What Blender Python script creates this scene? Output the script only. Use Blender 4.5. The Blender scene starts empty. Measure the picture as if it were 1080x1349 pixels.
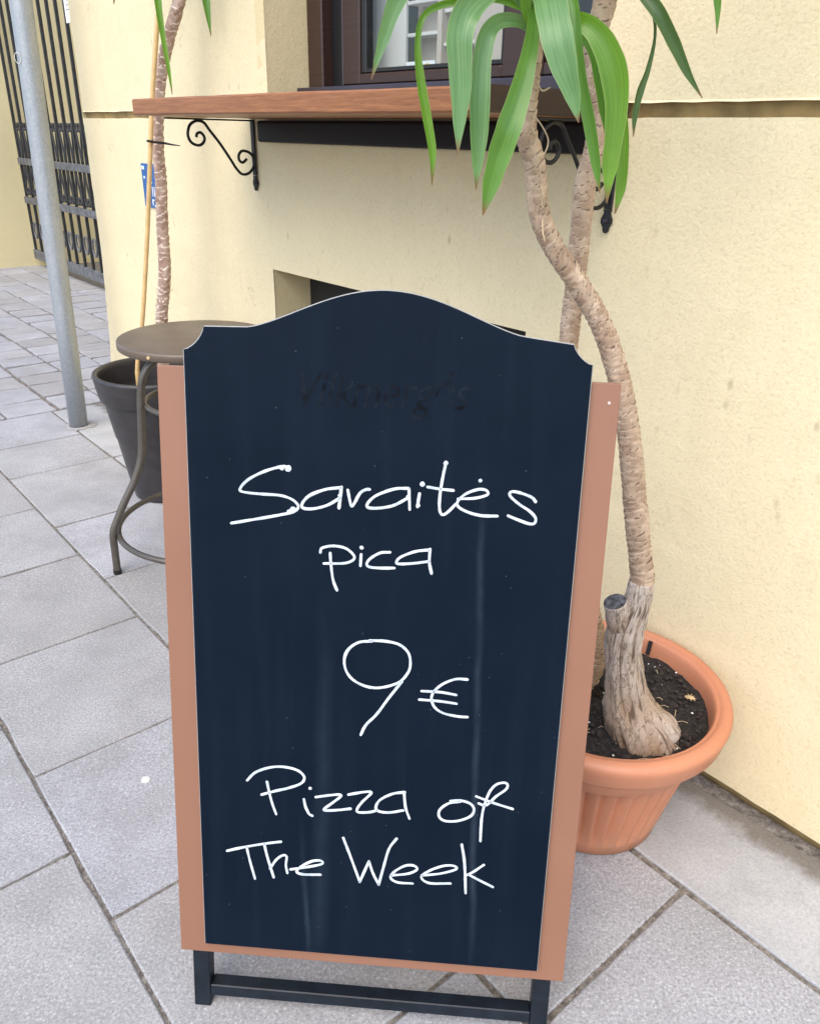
import bpy, bmesh, math, random
from mathutils import Vector, Matrix, noise
random.seed(7)
R = math.radians
scene = bpy.context.scene

# ------------------------------------------------------------------ camera, sky, sun, exposure
CAM = Vector((0, 0, 1.3))
FPX, PITCH, ROLL = 1045.06, R(25.424), R(-1.259)
YW = R(130.627)                                   # direction of the cafe wall
fwd = Vector((0, math.cos(PITCH), -math.sin(PITCH)))
rt = Vector((1, 0, 0)); dn = fwd.cross(rt)
cr, sr = math.cos(ROLL), math.sin(ROLL)
RT = cr * rt + sr * dn
DN = -sr * rt + cr * dn
cam_d = bpy.data.cameras.new('camera'); cam = bpy.data.objects.new('camera', cam_d)
scene.collection.objects.link(cam)
UPV = -DN; BK = -fwd
cam.matrix_world = Matrix(((RT.x, UPV.x, BK.x, CAM.x), (RT.y, UPV.y, BK.y, CAM.y), (RT.z, UPV.z, BK.z, CAM.z), (0, 0, 0, 1)))
cam_d.sensor_fit = 'HORIZONTAL'; cam_d.sensor_width = 36.0; cam_d.lens = FPX / 1080 * 36
cam_d.clip_start = 0.05; cam_d.clip_end = 2000
scene.camera = cam

SUN_DIR = Vector((-0.34, -0.74, 1.1)).normalized()      # towards the sun
world = bpy.data.worlds.new('World'); scene.world = world; world.use_nodes = True
wn = world.node_tree.nodes; wl = world.node_tree.links
sky = wn.new('ShaderNodeTexSky'); sky.sky_type = 'NISHITA'; sky.sun_disc = False
sky.sun_elevation = math.asin(SUN_DIR.z); sky.sun_rotation = math.atan2(SUN_DIR.x, SUN_DIR.y)
sky.air_density = 1.0; sky.dust_density = 2.0; sky.ozone_density = 1.0
wn['Background'].inputs['Strength'].default_value = 0.15
wl.new(sky.outputs[0], wn['Background'].inputs['Color'])
sd = bpy.data.lights.new('sun', 'SUN'); sun = bpy.data.objects.new('sun', sd)
sd.energy = 1.0; sd.angle = R(60); sd.color = (1.0, 0.95, 0.86)
sun.rotation_euler = (-SUN_DIR).to_track_quat('-Z', 'Y').to_euler()
scene.collection.objects.link(sun)
scene.view_settings.view_transform = 'Standard'; scene.view_settings.look = 'None'
scene.view_settings.gamma = 1.0; scene.view_settings.use_curve_mapping = False
scene.view_settings.exposure = 1.24

# ------------------------------------------------------------------ geometry helpers
A = Vector((math.cos(YW), math.sin(YW), 0))       # along the wall, away from the camera
NW = Vector((-math.sin(YW), math.cos(YW), 0))     # out of the wall, towards the street
WALL = -1.3926

def W(u, n, z): return A * u + NW * n + Vector((0, 0, z))
def ray(px): return RT * ((px[0] - 540) / FPX) + DN * ((px[1] - 674.5) / FPX) + fwd
def on_z(px, z=0.0):
    d = ray(px); return CAM + d * ((z - CAM.z) / d.z)
def on_y(px, y):
    d = ray(px); return CAM + d * (y / d.y)
def on_plane(px, p0, n):
    d = ray(px); return CAM + d * ((p0 - CAM).dot(n) / d.dot(n))
def to_px(p):
    v = p - CAM; z = v.dot(fwd); return (540 + FPX * v.dot(RT) / z, 674.5 + FPX * v.dot(DN) / z)
def fbm(p, s, o=3): return noise.fractal(p * s, 1.0, 2.0, o)

def link(o): scene.collection.objects.link(o); return o
def thing(name, loc, label, cat, group=None):
    o = bpy.data.objects.new(name, None); o.empty_display_size = 0.1
    o.location = loc; link(o); o['label'] = label; o['category'] = cat
    if group: o['group'] = group
    return o
def origin(o):
    v = Vector((0, 0, 0))
    while o is not None: v += Vector(o.location); o = o.parent
    return v
def obj(name, geo, mat, parent=None, smooth=False, attrs=None, loc=None, label=None):
    """geo = (verts, faces[, material indices]) in world space; one mesh object"""
    verts, faces = geo[0], geo[1]
    o0 = origin(parent) if parent else Vector((0, 0, 0))
    if loc is None and parent is None: loc = Vector((0, 0, 0))
    if loc is None: loc = o0
    me = bpy.data.meshes.new(name)
    me.from_pydata([Vector(v) - loc for v in verts], [], faces)
    mats = mat if isinstance(mat, (list, tuple)) else [mat]
    for m in mats: me.materials.append(m)
    if len(geo) > 2: me.polygons.foreach_set('material_index', geo[2])
    if smooth: me.polygons.foreach_set('use_smooth', [True] * len(me.polygons))
    if attrs:
        for k, vals in attrs.items():
            a = me.attributes.new(k, 'FLOAT', 'POINT'); a.data.foreach_set('value', vals)
    me.update()
    o = bpy.data.objects.new(name, me); link(o)
    if parent: o.parent = parent; o.location = loc - o0
    else: o.location = loc
    if label: o['label'] = label
    return o
def tag(o, label, cat, group=None):
    o['label'] = label; o['category'] = cat
    if group: o['group'] = group
    return o
def structure(o): o['kind'] = 'structure'; return o

def join(*geos):
    V, F, M = [], [], []
    for i, g in enumerate(geos):
        b = len(V); V += list(g[0]); F += [tuple(x + b for x in f) for f in g[1]]
        M += list(g[2]) if len(g) > 2 else [0] * len(g[1])
    return V, F, M
def setmat(g, i): return g[0], g[1], [i] * len(g[1])
def bm_geo(bm):
    bm.verts.index_update(); bm.verts.ensure_lookup_table()
    V = [v.co.copy() for v in bm.verts]; F = [tuple(v.index for v in f.verts) for f in bm.faces]
    bm.free(); return V, F
def box8(corners, bevel=0.0, seg=1):
    """corners: function (i,j,k) -> point, i,j,k in 0/1"""
    bm = bmesh.new()
    v = {(i, j, k): bm.verts.new(corners(i, j, k)) for i in (0, 1) for j in (0, 1) for k in (0, 1)}
    for q in (((0,0,0),(0,1,0),(1,1,0),(1,0,0)), ((0,0,1),(1,0,1),(1,1,1),(0,1,1)), ((0,0,0),(1,0,0),(1,0,1),(0,0,1)),
              ((1,0,0),(1,1,0),(1,1,1),(1,0,1)), ((1,1,0),(0,1,0),(0,1,1),(1,1,1)), ((0,1,0),(0,0,0),(0,0,1),(0,1,1))):
        bm.faces.new([v[t] for t in q])
    bmesh.ops.recalc_face_normals(bm, faces=bm.faces)
    if bevel: bmesh.ops.bevel(bm, geom=list(bm.edges), offset=bevel, segments=seg, affect='EDGES', profile=0.6)
    return bm_geo(bm)
def wbox(u0, u1, n0, n1, z0, z1, bevel=0.0, seg=1):
    U, Nn, Z = (u0, u1), (n0, n1), (z0, z1)
    return box8(lambda i, j, k: W(U[i], Nn[j], Z[k]), bevel, seg)

def catmull(pts, n):
    P = [Vector(p) for p in pts]; P = [P[0] * 2 - P[1]] + P + [P[-1] * 2 - P[-2]]
    out = []
    for i in range(1, len(P) - 2):
        for k in range(n):
            t = k / n; a, b, c, d = P[i-1], P[i], P[i+1], P[i+2]
            out.append(0.5 * ((2*b) + (c-a)*t + (2*a-5*b+4*c-d)*t*t + (3*b-a-3*c+d)*t*t*t))
    out.append(P[-2]); return out
def interp(vals, n):
    """values at the control points -> same sampling as catmull"""
    out = []
    for i in range(len(vals) - 1):
        for k in range(n): t = k / n; out.append(vals[i] * (1 - t) + vals[i+1] * t)
    out.append(vals[-1]); return out
def frames(pts):
    T = []
    for i in range(len(pts)):
        a = pts[max(i-1, 0)]; b = pts[min(i+1, len(pts)-1)]; d = (b - a)
        T.append(d.normalized() if d.length > 1e-9 else Vector((0, 0, 1)))
    ref = Vector((0, 0, 1)) if abs(T[0].z) < 0.9 else Vector((1, 0, 0))
    s = T[0].cross(ref).normalized(); fr = []
    for t in T:
        s = (s - t * s.dot(t)).normalized(); fr.append((t, s, t.cross(s)))
    return fr
def tube(pts, rad, seg=10, closed=False, caps=True, rfun=None):
    pts = [Vector(p) for p in pts]; n = len(pts)
    if not isinstance(rad, (list, tuple)): rad = [rad] * n
    if closed:
        c = sum(pts, Vector()) / n
        nrm = (pts[0] - c).cross(pts[n // 4] - c).normalized()
        fr = []
        for i in range(n):
            t = (pts[(i+1) % n] - pts[i-1]).normalized(); s = t.cross(nrm).normalized(); fr.append((t, s, nrm))
    else: fr = frames(pts)
    V, F = [], []
    for i in range(n):
        t, s, b = fr[i]
        for k in range(seg):
            a = 2 * math.pi * k / seg
            r = rad[i] * (rfun(i, a) if rfun else 1.0)
            V.append(pts[i] + (s * math.cos(a) + b * math.sin(a)) * r)
    for i in range(n if closed else n - 1):
        j = (i + 1) % n
        for k in range(seg):
            l = (k + 1) % seg; F.append((i*seg+k, i*seg+l, j*seg+l, j*seg+k))
    if not closed and caps:
        F.append(tuple(range(seg - 1, -1, -1))); F.append(tuple((n-1)*seg + k for k in range(seg)))
    return V, F
def lathe(c, prof, seg=64, rfun=None, jit=0.0):
    V, F = [], []
    for i, (r, z) in enumerate(prof):
        for k in range(seg):
            a = 2 * math.pi * k / seg; rr = r * (rfun(r, z, a) if rfun else 1.0)
            V.append(Vector((c[0] + rr * math.cos(a), c[1] + rr * math.sin(a), c[2] + z)))
    for i in range(len(prof) - 1):
        for k in range(seg):
            l = (k + 1) % seg; F.append((i*seg+k, i*seg+l, (i+1)*seg+l, (i+1)*seg+k))
    return V, F

# ------------------------------------------------------------------ materials
def mat(name): 
    m = bpy.data.materials.new(name); m.use_nodes = True
    nt = m.node_tree; b = nt.nodes['Principled BSDF']; return m, nt, b
def nd(nt, t, **kw):
    n = nt.nodes.new(t)
    for k, v in kw.items():
        if k in n.inputs.keys() if hasattr(n.inputs, 'keys') else False: n.inputs[k].default_value = v
        else: setattr(n, k, v)
    return n
def ramp(nt, src, stops, interp_='LINEAR'):
    r = nt.nodes.new('ShaderNodeValToRGB'); r.color_ramp.interpolation = interp_
    el = r.color_ramp.elements
    while len(el) < len(stops): el.new(0.5)
    for e, (p, c) in zip(el, stops): e.position = p; e.color = (*c, 1) if len(c) == 3 else c
    nt.links.new(src, r.inputs[0]); return r.outputs[0]
def tex(nt, vec, scale, detail=4, rough=0.55, kind='noise', **kw):
    t = nt.nodes.new('ShaderNodeTexNoise' if kind == 'noise' else 'ShaderNodeTexVoronoi')
    t.inputs['Scale'].default_value = scale
    if kind == 'noise': t.inputs['Detail'].default_value = detail; t.inputs['Roughness'].default_value = rough
    for k, v in kw.items(): setattr(t, k, v)
    if vec is not None: nt.links.new(vec, t.inputs['Vector'])
    return t.outputs[0]
def coords(nt, scale=(1, 1, 1), kind='Object'):
    c = nt.nodes.new('ShaderNodeTexCoord'); 
    if scale == (1, 1, 1): return c.outputs[kind]
    mp = nt.nodes.new('ShaderNodeMapping'); mp.inputs['Scale'].default_value = scale
    nt.links.new(c.outputs[kind], mp.inputs[0]); return mp.outputs[0]
def geo_pos(nt):
    return nt.nodes.new('ShaderNodeNewGeometry').outputs['Position']
def mixc(nt, fac, a, b, mode='MIX'):
    m = nt.nodes.new('ShaderNodeMix'); m.data_type = 'RGBA'; m.blend_type = mode
    for s, v in ((0, fac), (6, a), (7, b)):
        if isinstance(v, (int, float)): m.inputs[s].default_value = v
        elif isinstance(v, tuple): m.inputs[s].default_value = (*v, 1)
        else: nt.links.new(v, m.inputs[s])
    return m.outputs[2]
def math_(nt, op, a, b=None, clamp=False):
    m = nt.nodes.new('ShaderNodeMath'); m.operation = op; m.use_clamp = clamp
    for s, v in ((0, a), (1, b)):
        if v is None: continue
        if isinstance(v, (int, float)): m.inputs[s].default_value = v
        else: nt.links.new(v, m.inputs[s])
    return m.outputs[0]
def bump(nt, b, h, strength=0.3, dist=0.01, prev=None):
    n = nt.nodes.new('ShaderNodeBump'); n.inputs['Strength'].default_value = strength; n.inputs['Distance'].default_value = dist
    nt.links.new(h, n.inputs['Height'])
    if prev is not None: nt.links.new(prev, n.inputs['Normal'])
    nt.links.new(n.outputs[0], b.inputs['Normal']); return n.outputs[0]
def attr(nt, name):
    a = nt.nodes.new('ShaderNodeAttribute'); a.attribute_name = name; return a.outputs['Fac']
def simple(name, col, rough=0.5, metal=0.0, nscale=30, var=0.12, bstr=0.1, bscale=None, spec=0.5):
    m, nt, b = mat(name); p = coords(nt)
    f = tex(nt, p, nscale, 5)
    d = tuple(c * (1 - var) for c in col); l = tuple(min(1, c * (1 + var)) for c in col)
    nt.links.new(ramp(nt, f, [(0.3, d), (0.7, l)]), b.inputs['Base Color'])
    b.inputs['Roughness'].default_value = rough; b.inputs['Metallic'].default_value = metal
    b.inputs['Specular IOR Level'].default_value = spec
    if bstr: bump(nt, b, tex(nt, p, bscale or nscale * 6, 4), bstr, 0.002)
    return m

def stucco(name, col, stain=True):
    m, nt, b = mat(name); p = geo_pos(nt)
    big = tex(nt, p, 1.1, 4, 0.6); med = tex(nt, p, 9, 5, 0.6); fine = tex(nt, p, 150, 4, 0.7)
    c = ramp(nt, big, [(0.25, tuple(x * 0.93 for x in col)), (0.75, tuple(min(1, x * 1.05) for x in col))])
    c = mixc(nt, ramp(nt, med, [(0.35, (0.09,) * 3), (0.75, (0, 0, 0))]), c, (col[0] * 0.72, col[1] * 0.66, col[2] * 0.55))
    c = mixc(nt, ramp(nt, fine, [(0.33, (0.26,) * 3), (0.48, (0, 0, 0))]), c, (col[0] * 0.55, col[1] * 0.48, col[2] * 0.38))
    if stain:
        mp = nt.nodes.new('ShaderNodeMapping'); mp.inputs['Scale'].default_value = (1, 1, 0.55); nt.links.new(p, mp.inputs[0])
        v = tex(nt, mp.outputs[0], 21, kind='voronoi'); gate = tex(nt, p, 3.1, 3)
        spot = math_(nt, 'MULTIPLY', ramp(nt, v, [(0.05, (1, 1, 1)), (0.17, (0, 0, 0))]), ramp(nt, gate, [(0.50, (0, 0, 0)), (0.62, (0.36,) * 3)]))
        c = mixc(nt, spot, c, (0.16, 0.12, 0.06))
        mv = nt.nodes.new('ShaderNodeMapping'); mv.inputs['Scale'].default_value = (1, 1, 0.12); nt.links.new(p, mv.inputs[0])
        c = mixc(nt, ramp(nt, tex(nt, mv.outputs[0], 16, 5, 0.65), [(0.52, (0, 0, 0)), (0.78, (0.13,) * 3)]), c, (col[0] * 0.68, col[1] * 0.60, col[2] * 0.48))
        hc = math_(nt, 'ABSOLUTE', math_(nt, 'SUBTRACT', tex(nt, p, 2.3, 7, 0.62), 0.5))
        hg = ramp(nt, tex(nt, p, 1.7, 2), [(0.56, (0, 0, 0)), (0.62, (0.6,) * 3)])
        c = mixc(nt, math_(nt, 'MULTIPLY', ramp(nt, hc, [(0.0, (1, 1, 1)), (0.0028, (0, 0, 0))]), hg), c, (0.22, 0.17, 0.09))
    nt.links.new(c, b.inputs['Base Color']); b.inputs['Roughness'].default_value = 0.92
    b.inputs['Specular IOR Level'].default_value = 0.2
    n1 = bump(nt, b, fine, 0.45, 0.003)
    bump(nt, b, tex(nt, p, 38, 5, 0.65), 0.26, 0.006, n1)
    return m
M_WALL = stucco('cream stucco', (0.74, 0.638, 0.415))
M_WALL2 = stucco('pale stucco', (0.71, 0.62, 0.37), False)
M_REVEAL = stucco('reveal stucco', (0.66, 0.56, 0.34))
M_GROOVE = simple('bare brown render', (0.30, 0.215, 0.095), 0.95, nscale=14, var=0.35, bstr=0.5, bscale=120)

def concrete(name, col, speck=1.0, dirt=False):
    m, nt, b = mat(name); p = geo_pos(nt)
    oi = nt.nodes.new('ShaderNodeObjectInfo')
    rnd = oi.outputs['Random']
    c0 = ramp(nt, rnd, [(0, (col[0] * 0.86, col[1] * 0.84, col[2] * 0.80)), (0.35, (col[0] * 1.02, col[1], col[2] * 0.97)), (0.7, (col[0] * 0.95, col[1] * 0.97, col[2] * 1.02)), (1, (col[0] * 1.1, col[1] * 1.1, col[2] * 1.13))])
    med = tex(nt, p, 5.5, 6, 0.65)
    c = mixc(nt, ramp(nt, med, [(0.35, (0.6,) * 3), (0.62, (0, 0, 0))]), c0, tuple(x * 0.66 for x in (col[0], col[1], col[2] * 0.97)))
    g = tex(nt, p, 185, 4, 0.85)
    c = mixc(nt, ramp(nt, g, [(0.37, (0.85 * speck,) * 3), (0.5, (0, 0, 0))]), c, tuple(x * 0.5 for x in col))
    c = mixc(nt, ramp(nt, g, [(0.56, (0, 0, 0)), (0.7, (0.6 * speck,) * 3)]), c, (0.82, 0.82, 0.84))
    fl = tex(nt, p, 420, kind='voronoi')
    gate = tex(nt, p, 60, 2)
    c = mixc(nt, math_(nt, 'MULTIPLY', ramp(nt, fl, [(0.1, (1, 1, 1)), (0.22, (0, 0, 0))]), ramp(nt, gate, [(0.6, (0, 0, 0)), (0.68, (0.8 * speck,) * 3)])), c, (0.9, 0.9, 0.9))
    c = mixc(nt, ramp(nt, tex(nt, p, 1.9, 5, 0.65), [(0.5, (0, 0, 0)), (0.72, (0.32,) * 3)]), c, (col[0] * 0.6, col[1] * 0.58, col[2] * 0.55))
    st = tex(nt, p, 13, 4, 0.7)
    c = mixc(nt, ramp(nt, st, [(0.66, (0, 0, 0)), (0.78, (0.4,) * 3)]), c, (0.13, 0.12, 0.11))
    if dirt:
        dt = nt.nodes.new('ShaderNodeVectorMath'); dt.operation = 'DOT_PRODUCT'; dt.inputs[1].default_value = (-NW.x, -NW.y, 0)
        nt.links.new(p, dt.inputs[0])
        d = math_(nt, 'ADD', dt.outputs['Value'], math_(nt, 'MULTIPLY', math_(nt, 'SUBTRACT', tex(nt, p, 14, 6, 0.7), 0.5), 0.12))
        mr = nt.nodes.new('ShaderNodeMapRange'); mr.inputs[1].default_value = 1.305; mr.inputs[2].default_value = 1.345
        nt.links.new(d, mr.inputs[0])
        c = mixc(nt, math_(nt, 'MULTIPLY', mr.outputs[0], 0.8), c, mixc(nt, tex(nt, p, 160, 3), (0.06, 0.048, 0.035), (0.2, 0.17, 0.13)))
    nt.links.new(c, b.inputs['Base Color']); b.inputs['Roughness'].default_value = 0.86
    b.inputs['Specular IOR Level'].default_value = 0.3
    n1 = bump(nt, b, g, 0.5, 0.0016); bump(nt, b, med, 0.25, 0.004, n1)
    return m
M_SLAB = concrete('granite grey concrete', (0.365, 0.362, 0.372))
M_STRIP = concrete('smooth blue grey concrete', (0.42, 0.43, 0.455), 0.5, True)
M_SETT = concrete('worn grey sett stone', (0.365, 0.36, 0.37), 0.6)
def sandbed():
    m, nt, b = mat('joint sand'); p = geo_pos(nt)
    c = ramp(nt, tex(nt, p, 70, 5, 0.75), [(0.3, (0.06, 0.05, 0.042)), (0.5, (0.17, 0.15, 0.13)), (0.72, (0.36, 0.33, 0.29))])
    nt.links.new(c, b.inputs['Base Color']); b.inputs['Roughness'].default_value = 0.95
    bump(nt, b, tex(nt, p, 180, 4), 0.8, 0.004); return m
M_SAND = sandbed()

def wood(name, dark, light, along):
    m, nt, b = mat(name); p = geo_pos(nt)
    # grain coordinates: along, across, up
    def dot(v):
        d = nt.nodes.new('ShaderNodeVectorMath'); d.operation = 'DOT_PRODUCT'; d.inputs[1].default_value = v
        nt.links.new(p, d.inputs[0]); return d.outputs['Value']
    cb = nt.nodes.new('ShaderNodeCombineXYZ')
    nt.links.new(math_(nt, 'MULTIPLY', dot(along), 5.0), cb.inputs[0])
    nt.links.new(math_(nt, 'MULTIPLY', dot(Vector((0, 0, 1)).cross(along)), 40), cb.inputs[1])
    nt.links.new(math_(nt, 'MULTIPLY', dot((0, 0, 1)), 120), cb.inputs[2])
    g = tex(nt, cb.outputs[0], 1.6, 6, 0.65, ); g2 = tex(nt, cb.outputs[0], 6, 3, 0.6)
    c = ramp(nt, g, [(0.3, dark), (0.55, tuple((a + b_) / 2 for a, b_ in zip(dark, light))), (0.72, light)])
    c = mixc(nt, ramp(nt, g2, [(0.35, (0.35,) * 3), (0.5, (0, 0, 0))]), c, tuple(x * 0.5 for x in dark))
    nt.links.new(c, b.inputs['Base Color']); b.inputs['Roughness'].default_value = 0.42
    bump(nt, b, g2, 0.15, 0.002); return m
M_WOOD = wood('varnished shelf wood', (0.20, 0.070, 0.022), (0.41, 0.168, 0.062), A)
M_ENDWOOD = wood('dark board end', (0.016, 0.007, 0.005), (0.040, 0.015, 0.010), NW)  # ends of the board, far darker than its front
M_WINWOOD = wood('dark brown window wood', (0.026, 0.012, 0.009), (0.05, 0.023, 0.016), Vector((0, 0, 1)))
M_BLACKWOOD = simple('black stained batten', (0.006, 0.005, 0.006), 0.5, nscale=20, bstr=0.1, spec=0.25)
M_IRON = simple('black wrought iron', (0.013, 0.013, 0.016), 0.45, 0.3, nscale=60, bstr=0.25)
M_GATE = simple('weathered gate iron', (0.030, 0.032, 0.036), 0.55, 0.2, nscale=30, var=0.4, bstr=0.25)
M_GATER = simple('dusty grey gate rail', (0.11, 0.115, 0.125), 0.6, 0.1, nscale=18, var=0.5, bstr=0.3)
M_RUBBER = simple('black gasket', (0.008, 0.008, 0.009), 0.4, nscale=10, bstr=0)
M_SILL = simple('dark metal sill', (0.06, 0.05, 0.068), 0.3, 0.5, nscale=10, var=0.2, bstr=0.05)
M_GALV = None
def galvanised():
    m, nt, b = mat('galvanised steel'); p = coords(nt, (1, 1, 0.35))
    v = nt.nodes.new('ShaderNodeTexVoronoi'); v.inputs['Scale'].default_value = 330; nt.links.new(p, v.inputs['Vector'])
    c = ramp(nt, v.outputs['Color'], [(0.2, (0.32, 0.345, 0.37)), (0.8, (0.39, 0.415, 0.44))])
    st = tex(nt, p, 9, 5, 0.7)
    c = mixc(nt, ramp(nt, st, [(0.5, (0, 0, 0)), (0.75, (0.55,) * 3)]), c, (0.50, 0.50, 0.48))
    nt.links.new(c, b.inputs['Base Color']); b.inputs['Metallic'].default_value = 0.55
    b.inputs['Roughness'].default_value = 0.5; bump(nt, b, st, 0.2, 0.003); return m
M_GALV = galvanised()
def sign_paint():
    m, nt, b = mat('terracotta brown paint'); p = coords(nt)
    c = ramp(nt, tex(nt, p, 3.5, 3), [(0.3, (0.232, 0.108, 0.064)), (0.7, (0.26, 0.123, 0.074))])
    c = mixc(nt, ramp(nt, tex(nt, p, 220, 4, 0.8), [(0.7, (0, 0, 0)), (0.8, (0.3,) * 3)]), c, (0.25, 0.11, 0.07))
    nt.links.new(c, b.inputs['Base Color']); b.inputs['Roughness'].default_value = 0.5
    bump(nt, b, tex(nt, p, 140, 4), 0.06, 0.001); return m
M_COPPER = sign_paint()
def board_mat():
    m, nt, b = mat('navy chalkboard'); 
    u, v = attr(nt, 'bu'), attr(nt, 'bv')
    cb = nt.nodes.new('ShaderNodeCombineXYZ'); nt.links.new(u, cb.inputs[0]); nt.links.new(v, cb.inputs[1])
    mp = nt.nodes.new('ShaderNodeMapping'); mp.inputs['Scale'].default_value = (1, 0.06, 1); nt.links.new(cb.outputs[0], mp.inputs[0])
    smear = tex(nt, mp.outputs[0], 26, 5, 0.6); cloud = tex(nt, cb.outputs[0], 5, 4, 0.6)
    c = ramp(nt, cloud, [(0.3, (0.0022, 0.0066, 0.0145)), (0.7, (0.0040, 0.0092, 0.0185))])
    c = mixc(nt, ramp(nt, smear, [(0.5, (0, 0, 0)), (0.75, (0.05,) * 3)]), c, (0.045, 0.07, 0.10))
    # chalk water runs with a shape of their own
    def run(u0, slope, w, v0, v1, k, wob):
        t = math_(nt, 'ADD', math_(nt, 'SUBTRACT', u, u0), math_(nt, 'MULTIPLY', math_(nt, 'SUBTRACT', v, 0.6), slope))
        t = math_(nt, 'ADD', t, math_(nt, 'MULTIPLY', math_(nt, 'SUBTRACT', tex(nt, cb.outputs[0], wob, 2), 0.5), 0.012))
        d = math_(nt, 'DIVIDE', math_(nt, 'ABSOLUTE', t), w)
        f = math_(nt, 'SUBTRACT', 1.0, d, True)
        mr = nt.nodes.new('ShaderNodeMapRange'); mr.interpolation_type = 'SMOOTHSTEP'
        nt.links.new(v, mr.inputs[0]); mr.inputs[1].default_value = v0; mr.inputs[2].default_value = v0 + 0.2
        mr2 = nt.nodes.new('ShaderNodeMapRange'); mr2.interpolation_type = 'SMOOTHSTEP'
        nt.links.new(v, mr2.inputs[0]); mr2.inputs[1].default_value = v1; mr2.inputs[2].default_value = v1 - 0.25
        f = math_(nt, 'MULTIPLY', f, math_(nt, 'MULTIPLY', mr.outputs[0], mr2.outputs[0]))
        brk = ramp(nt, tex(nt, cb.outputs[0], 11, 5, 0.7), [(0.3, (0.25,) * 3), (0.65, (1, 1, 1))])
        return math_(nt, 'MULTIPLY', math_(nt, 'MULTIPLY', f, brk), k)
    c = mixc(nt, run(0.145, 0.03, 0.007, 0.10, 0.95, 0.13, 7), c, (0.16, 0.22, 0.29))
    c = mixc(nt, run(-0.075, -0.01, 0.016, 0.05, 0.75, 0.09, 5), c, (0.10, 0.15, 0.20))
    c = mixc(nt, run(-0.12, 0.05, 0.006, 0.0, 0.42, 0.14, 9), c, (0.12, 0.17, 0.22))
    dots = tex(nt, cb.outputs[0], 42, kind='voronoi')
    c = mixc(nt, ramp(nt, dots, [(0.02, (0.2,) * 3), (0.04, (0, 0, 0))]), c, (0.4, 0.45, 0.5))
    nt.links.new(c, b.inputs['Base Color']); 
    nt.links.new(ramp(nt, smear, [(0.3, (0.46,) * 3), (0.7, (0.60,) * 3)]), b.inputs['Roughness'])
    b.inputs['Specular IOR Level'].default_value = 0.07
    bump(nt, b, smear, 0.03, 0.001); return m
M_BOARD = board_mat()
M_PLYEDGE = simple('pale ply edge', (0.30, 0.30, 0.29), 0.6, nscale=80, bstr=0.2)
M_NAVY = simple('dark navy painted steel', (0.007, 0.0115, 0.018), 0.4, 0.0, nscale=40, var=0.4, bstr=0.1, spec=0.3)
def chalk():
    m, nt, b = mat('white chalk marker'); p = geo_pos(nt)
    g_ = tex(nt, p, 420, 4, 0.75); w_ = tex(nt, p, 55, 3, 0.6)
    c = ramp(nt, w_, [(0.3, (0.42, 0.47, 0.51)), (0.6, (0.62, 0.66, 0.69))])
    c = mixc(nt, ramp(nt, g_, [(0.30, (0.75,) * 3), (0.42, (0, 0, 0))]), c, (0.10, 0.13, 0.17))
    nt.links.new(c, b.inputs['Base Color']); b.inputs['Roughness'].default_value = 0.8; b.inputs['Specular IOR Level'].default_value = 0.2
    bump(nt, b, g_, 0.4, 0.001); return m
M_CHALK = chalk()
M_GHOST = simple('faded print', (0.0052, 0.0082, 0.0138), 0.62, nscale=60, var=0.7, bstr=0, spec=0.07)
M_TERRA = None
def terracotta():
    m, nt, b = mat('terracotta plastic'); p = coords(nt)
    c = ramp(nt, tex(nt, p, 6, 4), [(0.3, (0.49, 0.19, 0.10)), (0.7, (0.56, 0.235, 0.13))])
    sep = nt.nodes.new('ShaderNodeSeparateXYZ'); nt.links.new(p, sep.inputs[0])
    mud = math_(nt, 'MULTIPLY', ramp(nt, tex(nt, p, 16, 6, 0.7), [(0.42, (0, 0, 0)), (0.65, (1, 1, 1))]),
                ramp(nt, sep.outputs[2], [(0.0, (0.55,) * 3), (0.10, (0.0,) * 3)]))
    c = mixc(nt, mud, c, (0.30, 0.19, 0.12))
    scr = tex(nt, p, 60, 5, 0.75)
    c = mixc(nt, ramp(nt, scr, [(0.64, (0, 0, 0)), (0.8, (0.4,) * 3)]), c, (0.72, 0.42, 0.28))
    nt.links.new(c, b.inputs['Base Color']); b.inputs['Roughness'].default_value = 0.48
    b.inputs['Subsurface Weight'].default_value = 0.0
    bump(nt, b, tex(nt, p, 90, 4), 0.07, 0.002); return m
M_TERRA = terracotta()
M_BLACKPOT = simple('dark charcoal plastic', (0.030, 0.027, 0.028), 0.42, nscale=25, var=0.25, bstr=0.1)
M_SOIL = None
def soil():
    m, nt, b = mat('potting soil'); p = geo_pos(nt)
    c = ramp(nt, tex(nt, p, 110, 5, 0.75), [(0.3, (0.005, 0.004, 0.0035)), (0.52, (0.018, 0.014, 0.012)), (0.78, (0.085, 0.066, 0.056))])
    nt.links.new(c, b.inputs['Base Color']); b.inputs['Roughness'].default_value = 0.9
    bump(nt, b, tex(nt, p, 200, 4), 0.9, 0.006); return m
M_SOIL = soil()
M_CRUMB = simple('soil crumb', (0.030, 0.022, 0.018), 0.9, nscale=100, var=0.8, bstr=0.4)
M_PERLITE = simple('perlite', (0.75, 0.73, 0.68), 0.8, nscale=100, bstr=0.2)
M_DRY = simple('dry straw leaf', (0.55, 0.40, 0.21), 0.75, nscale=40, var=0.25, bstr=0.2)
M_FIBRE = simple('dry bark fibre', (0.46, 0.35, 0.22), 0.8, nscale=40, var=0.3, bstr=0.2)
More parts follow.
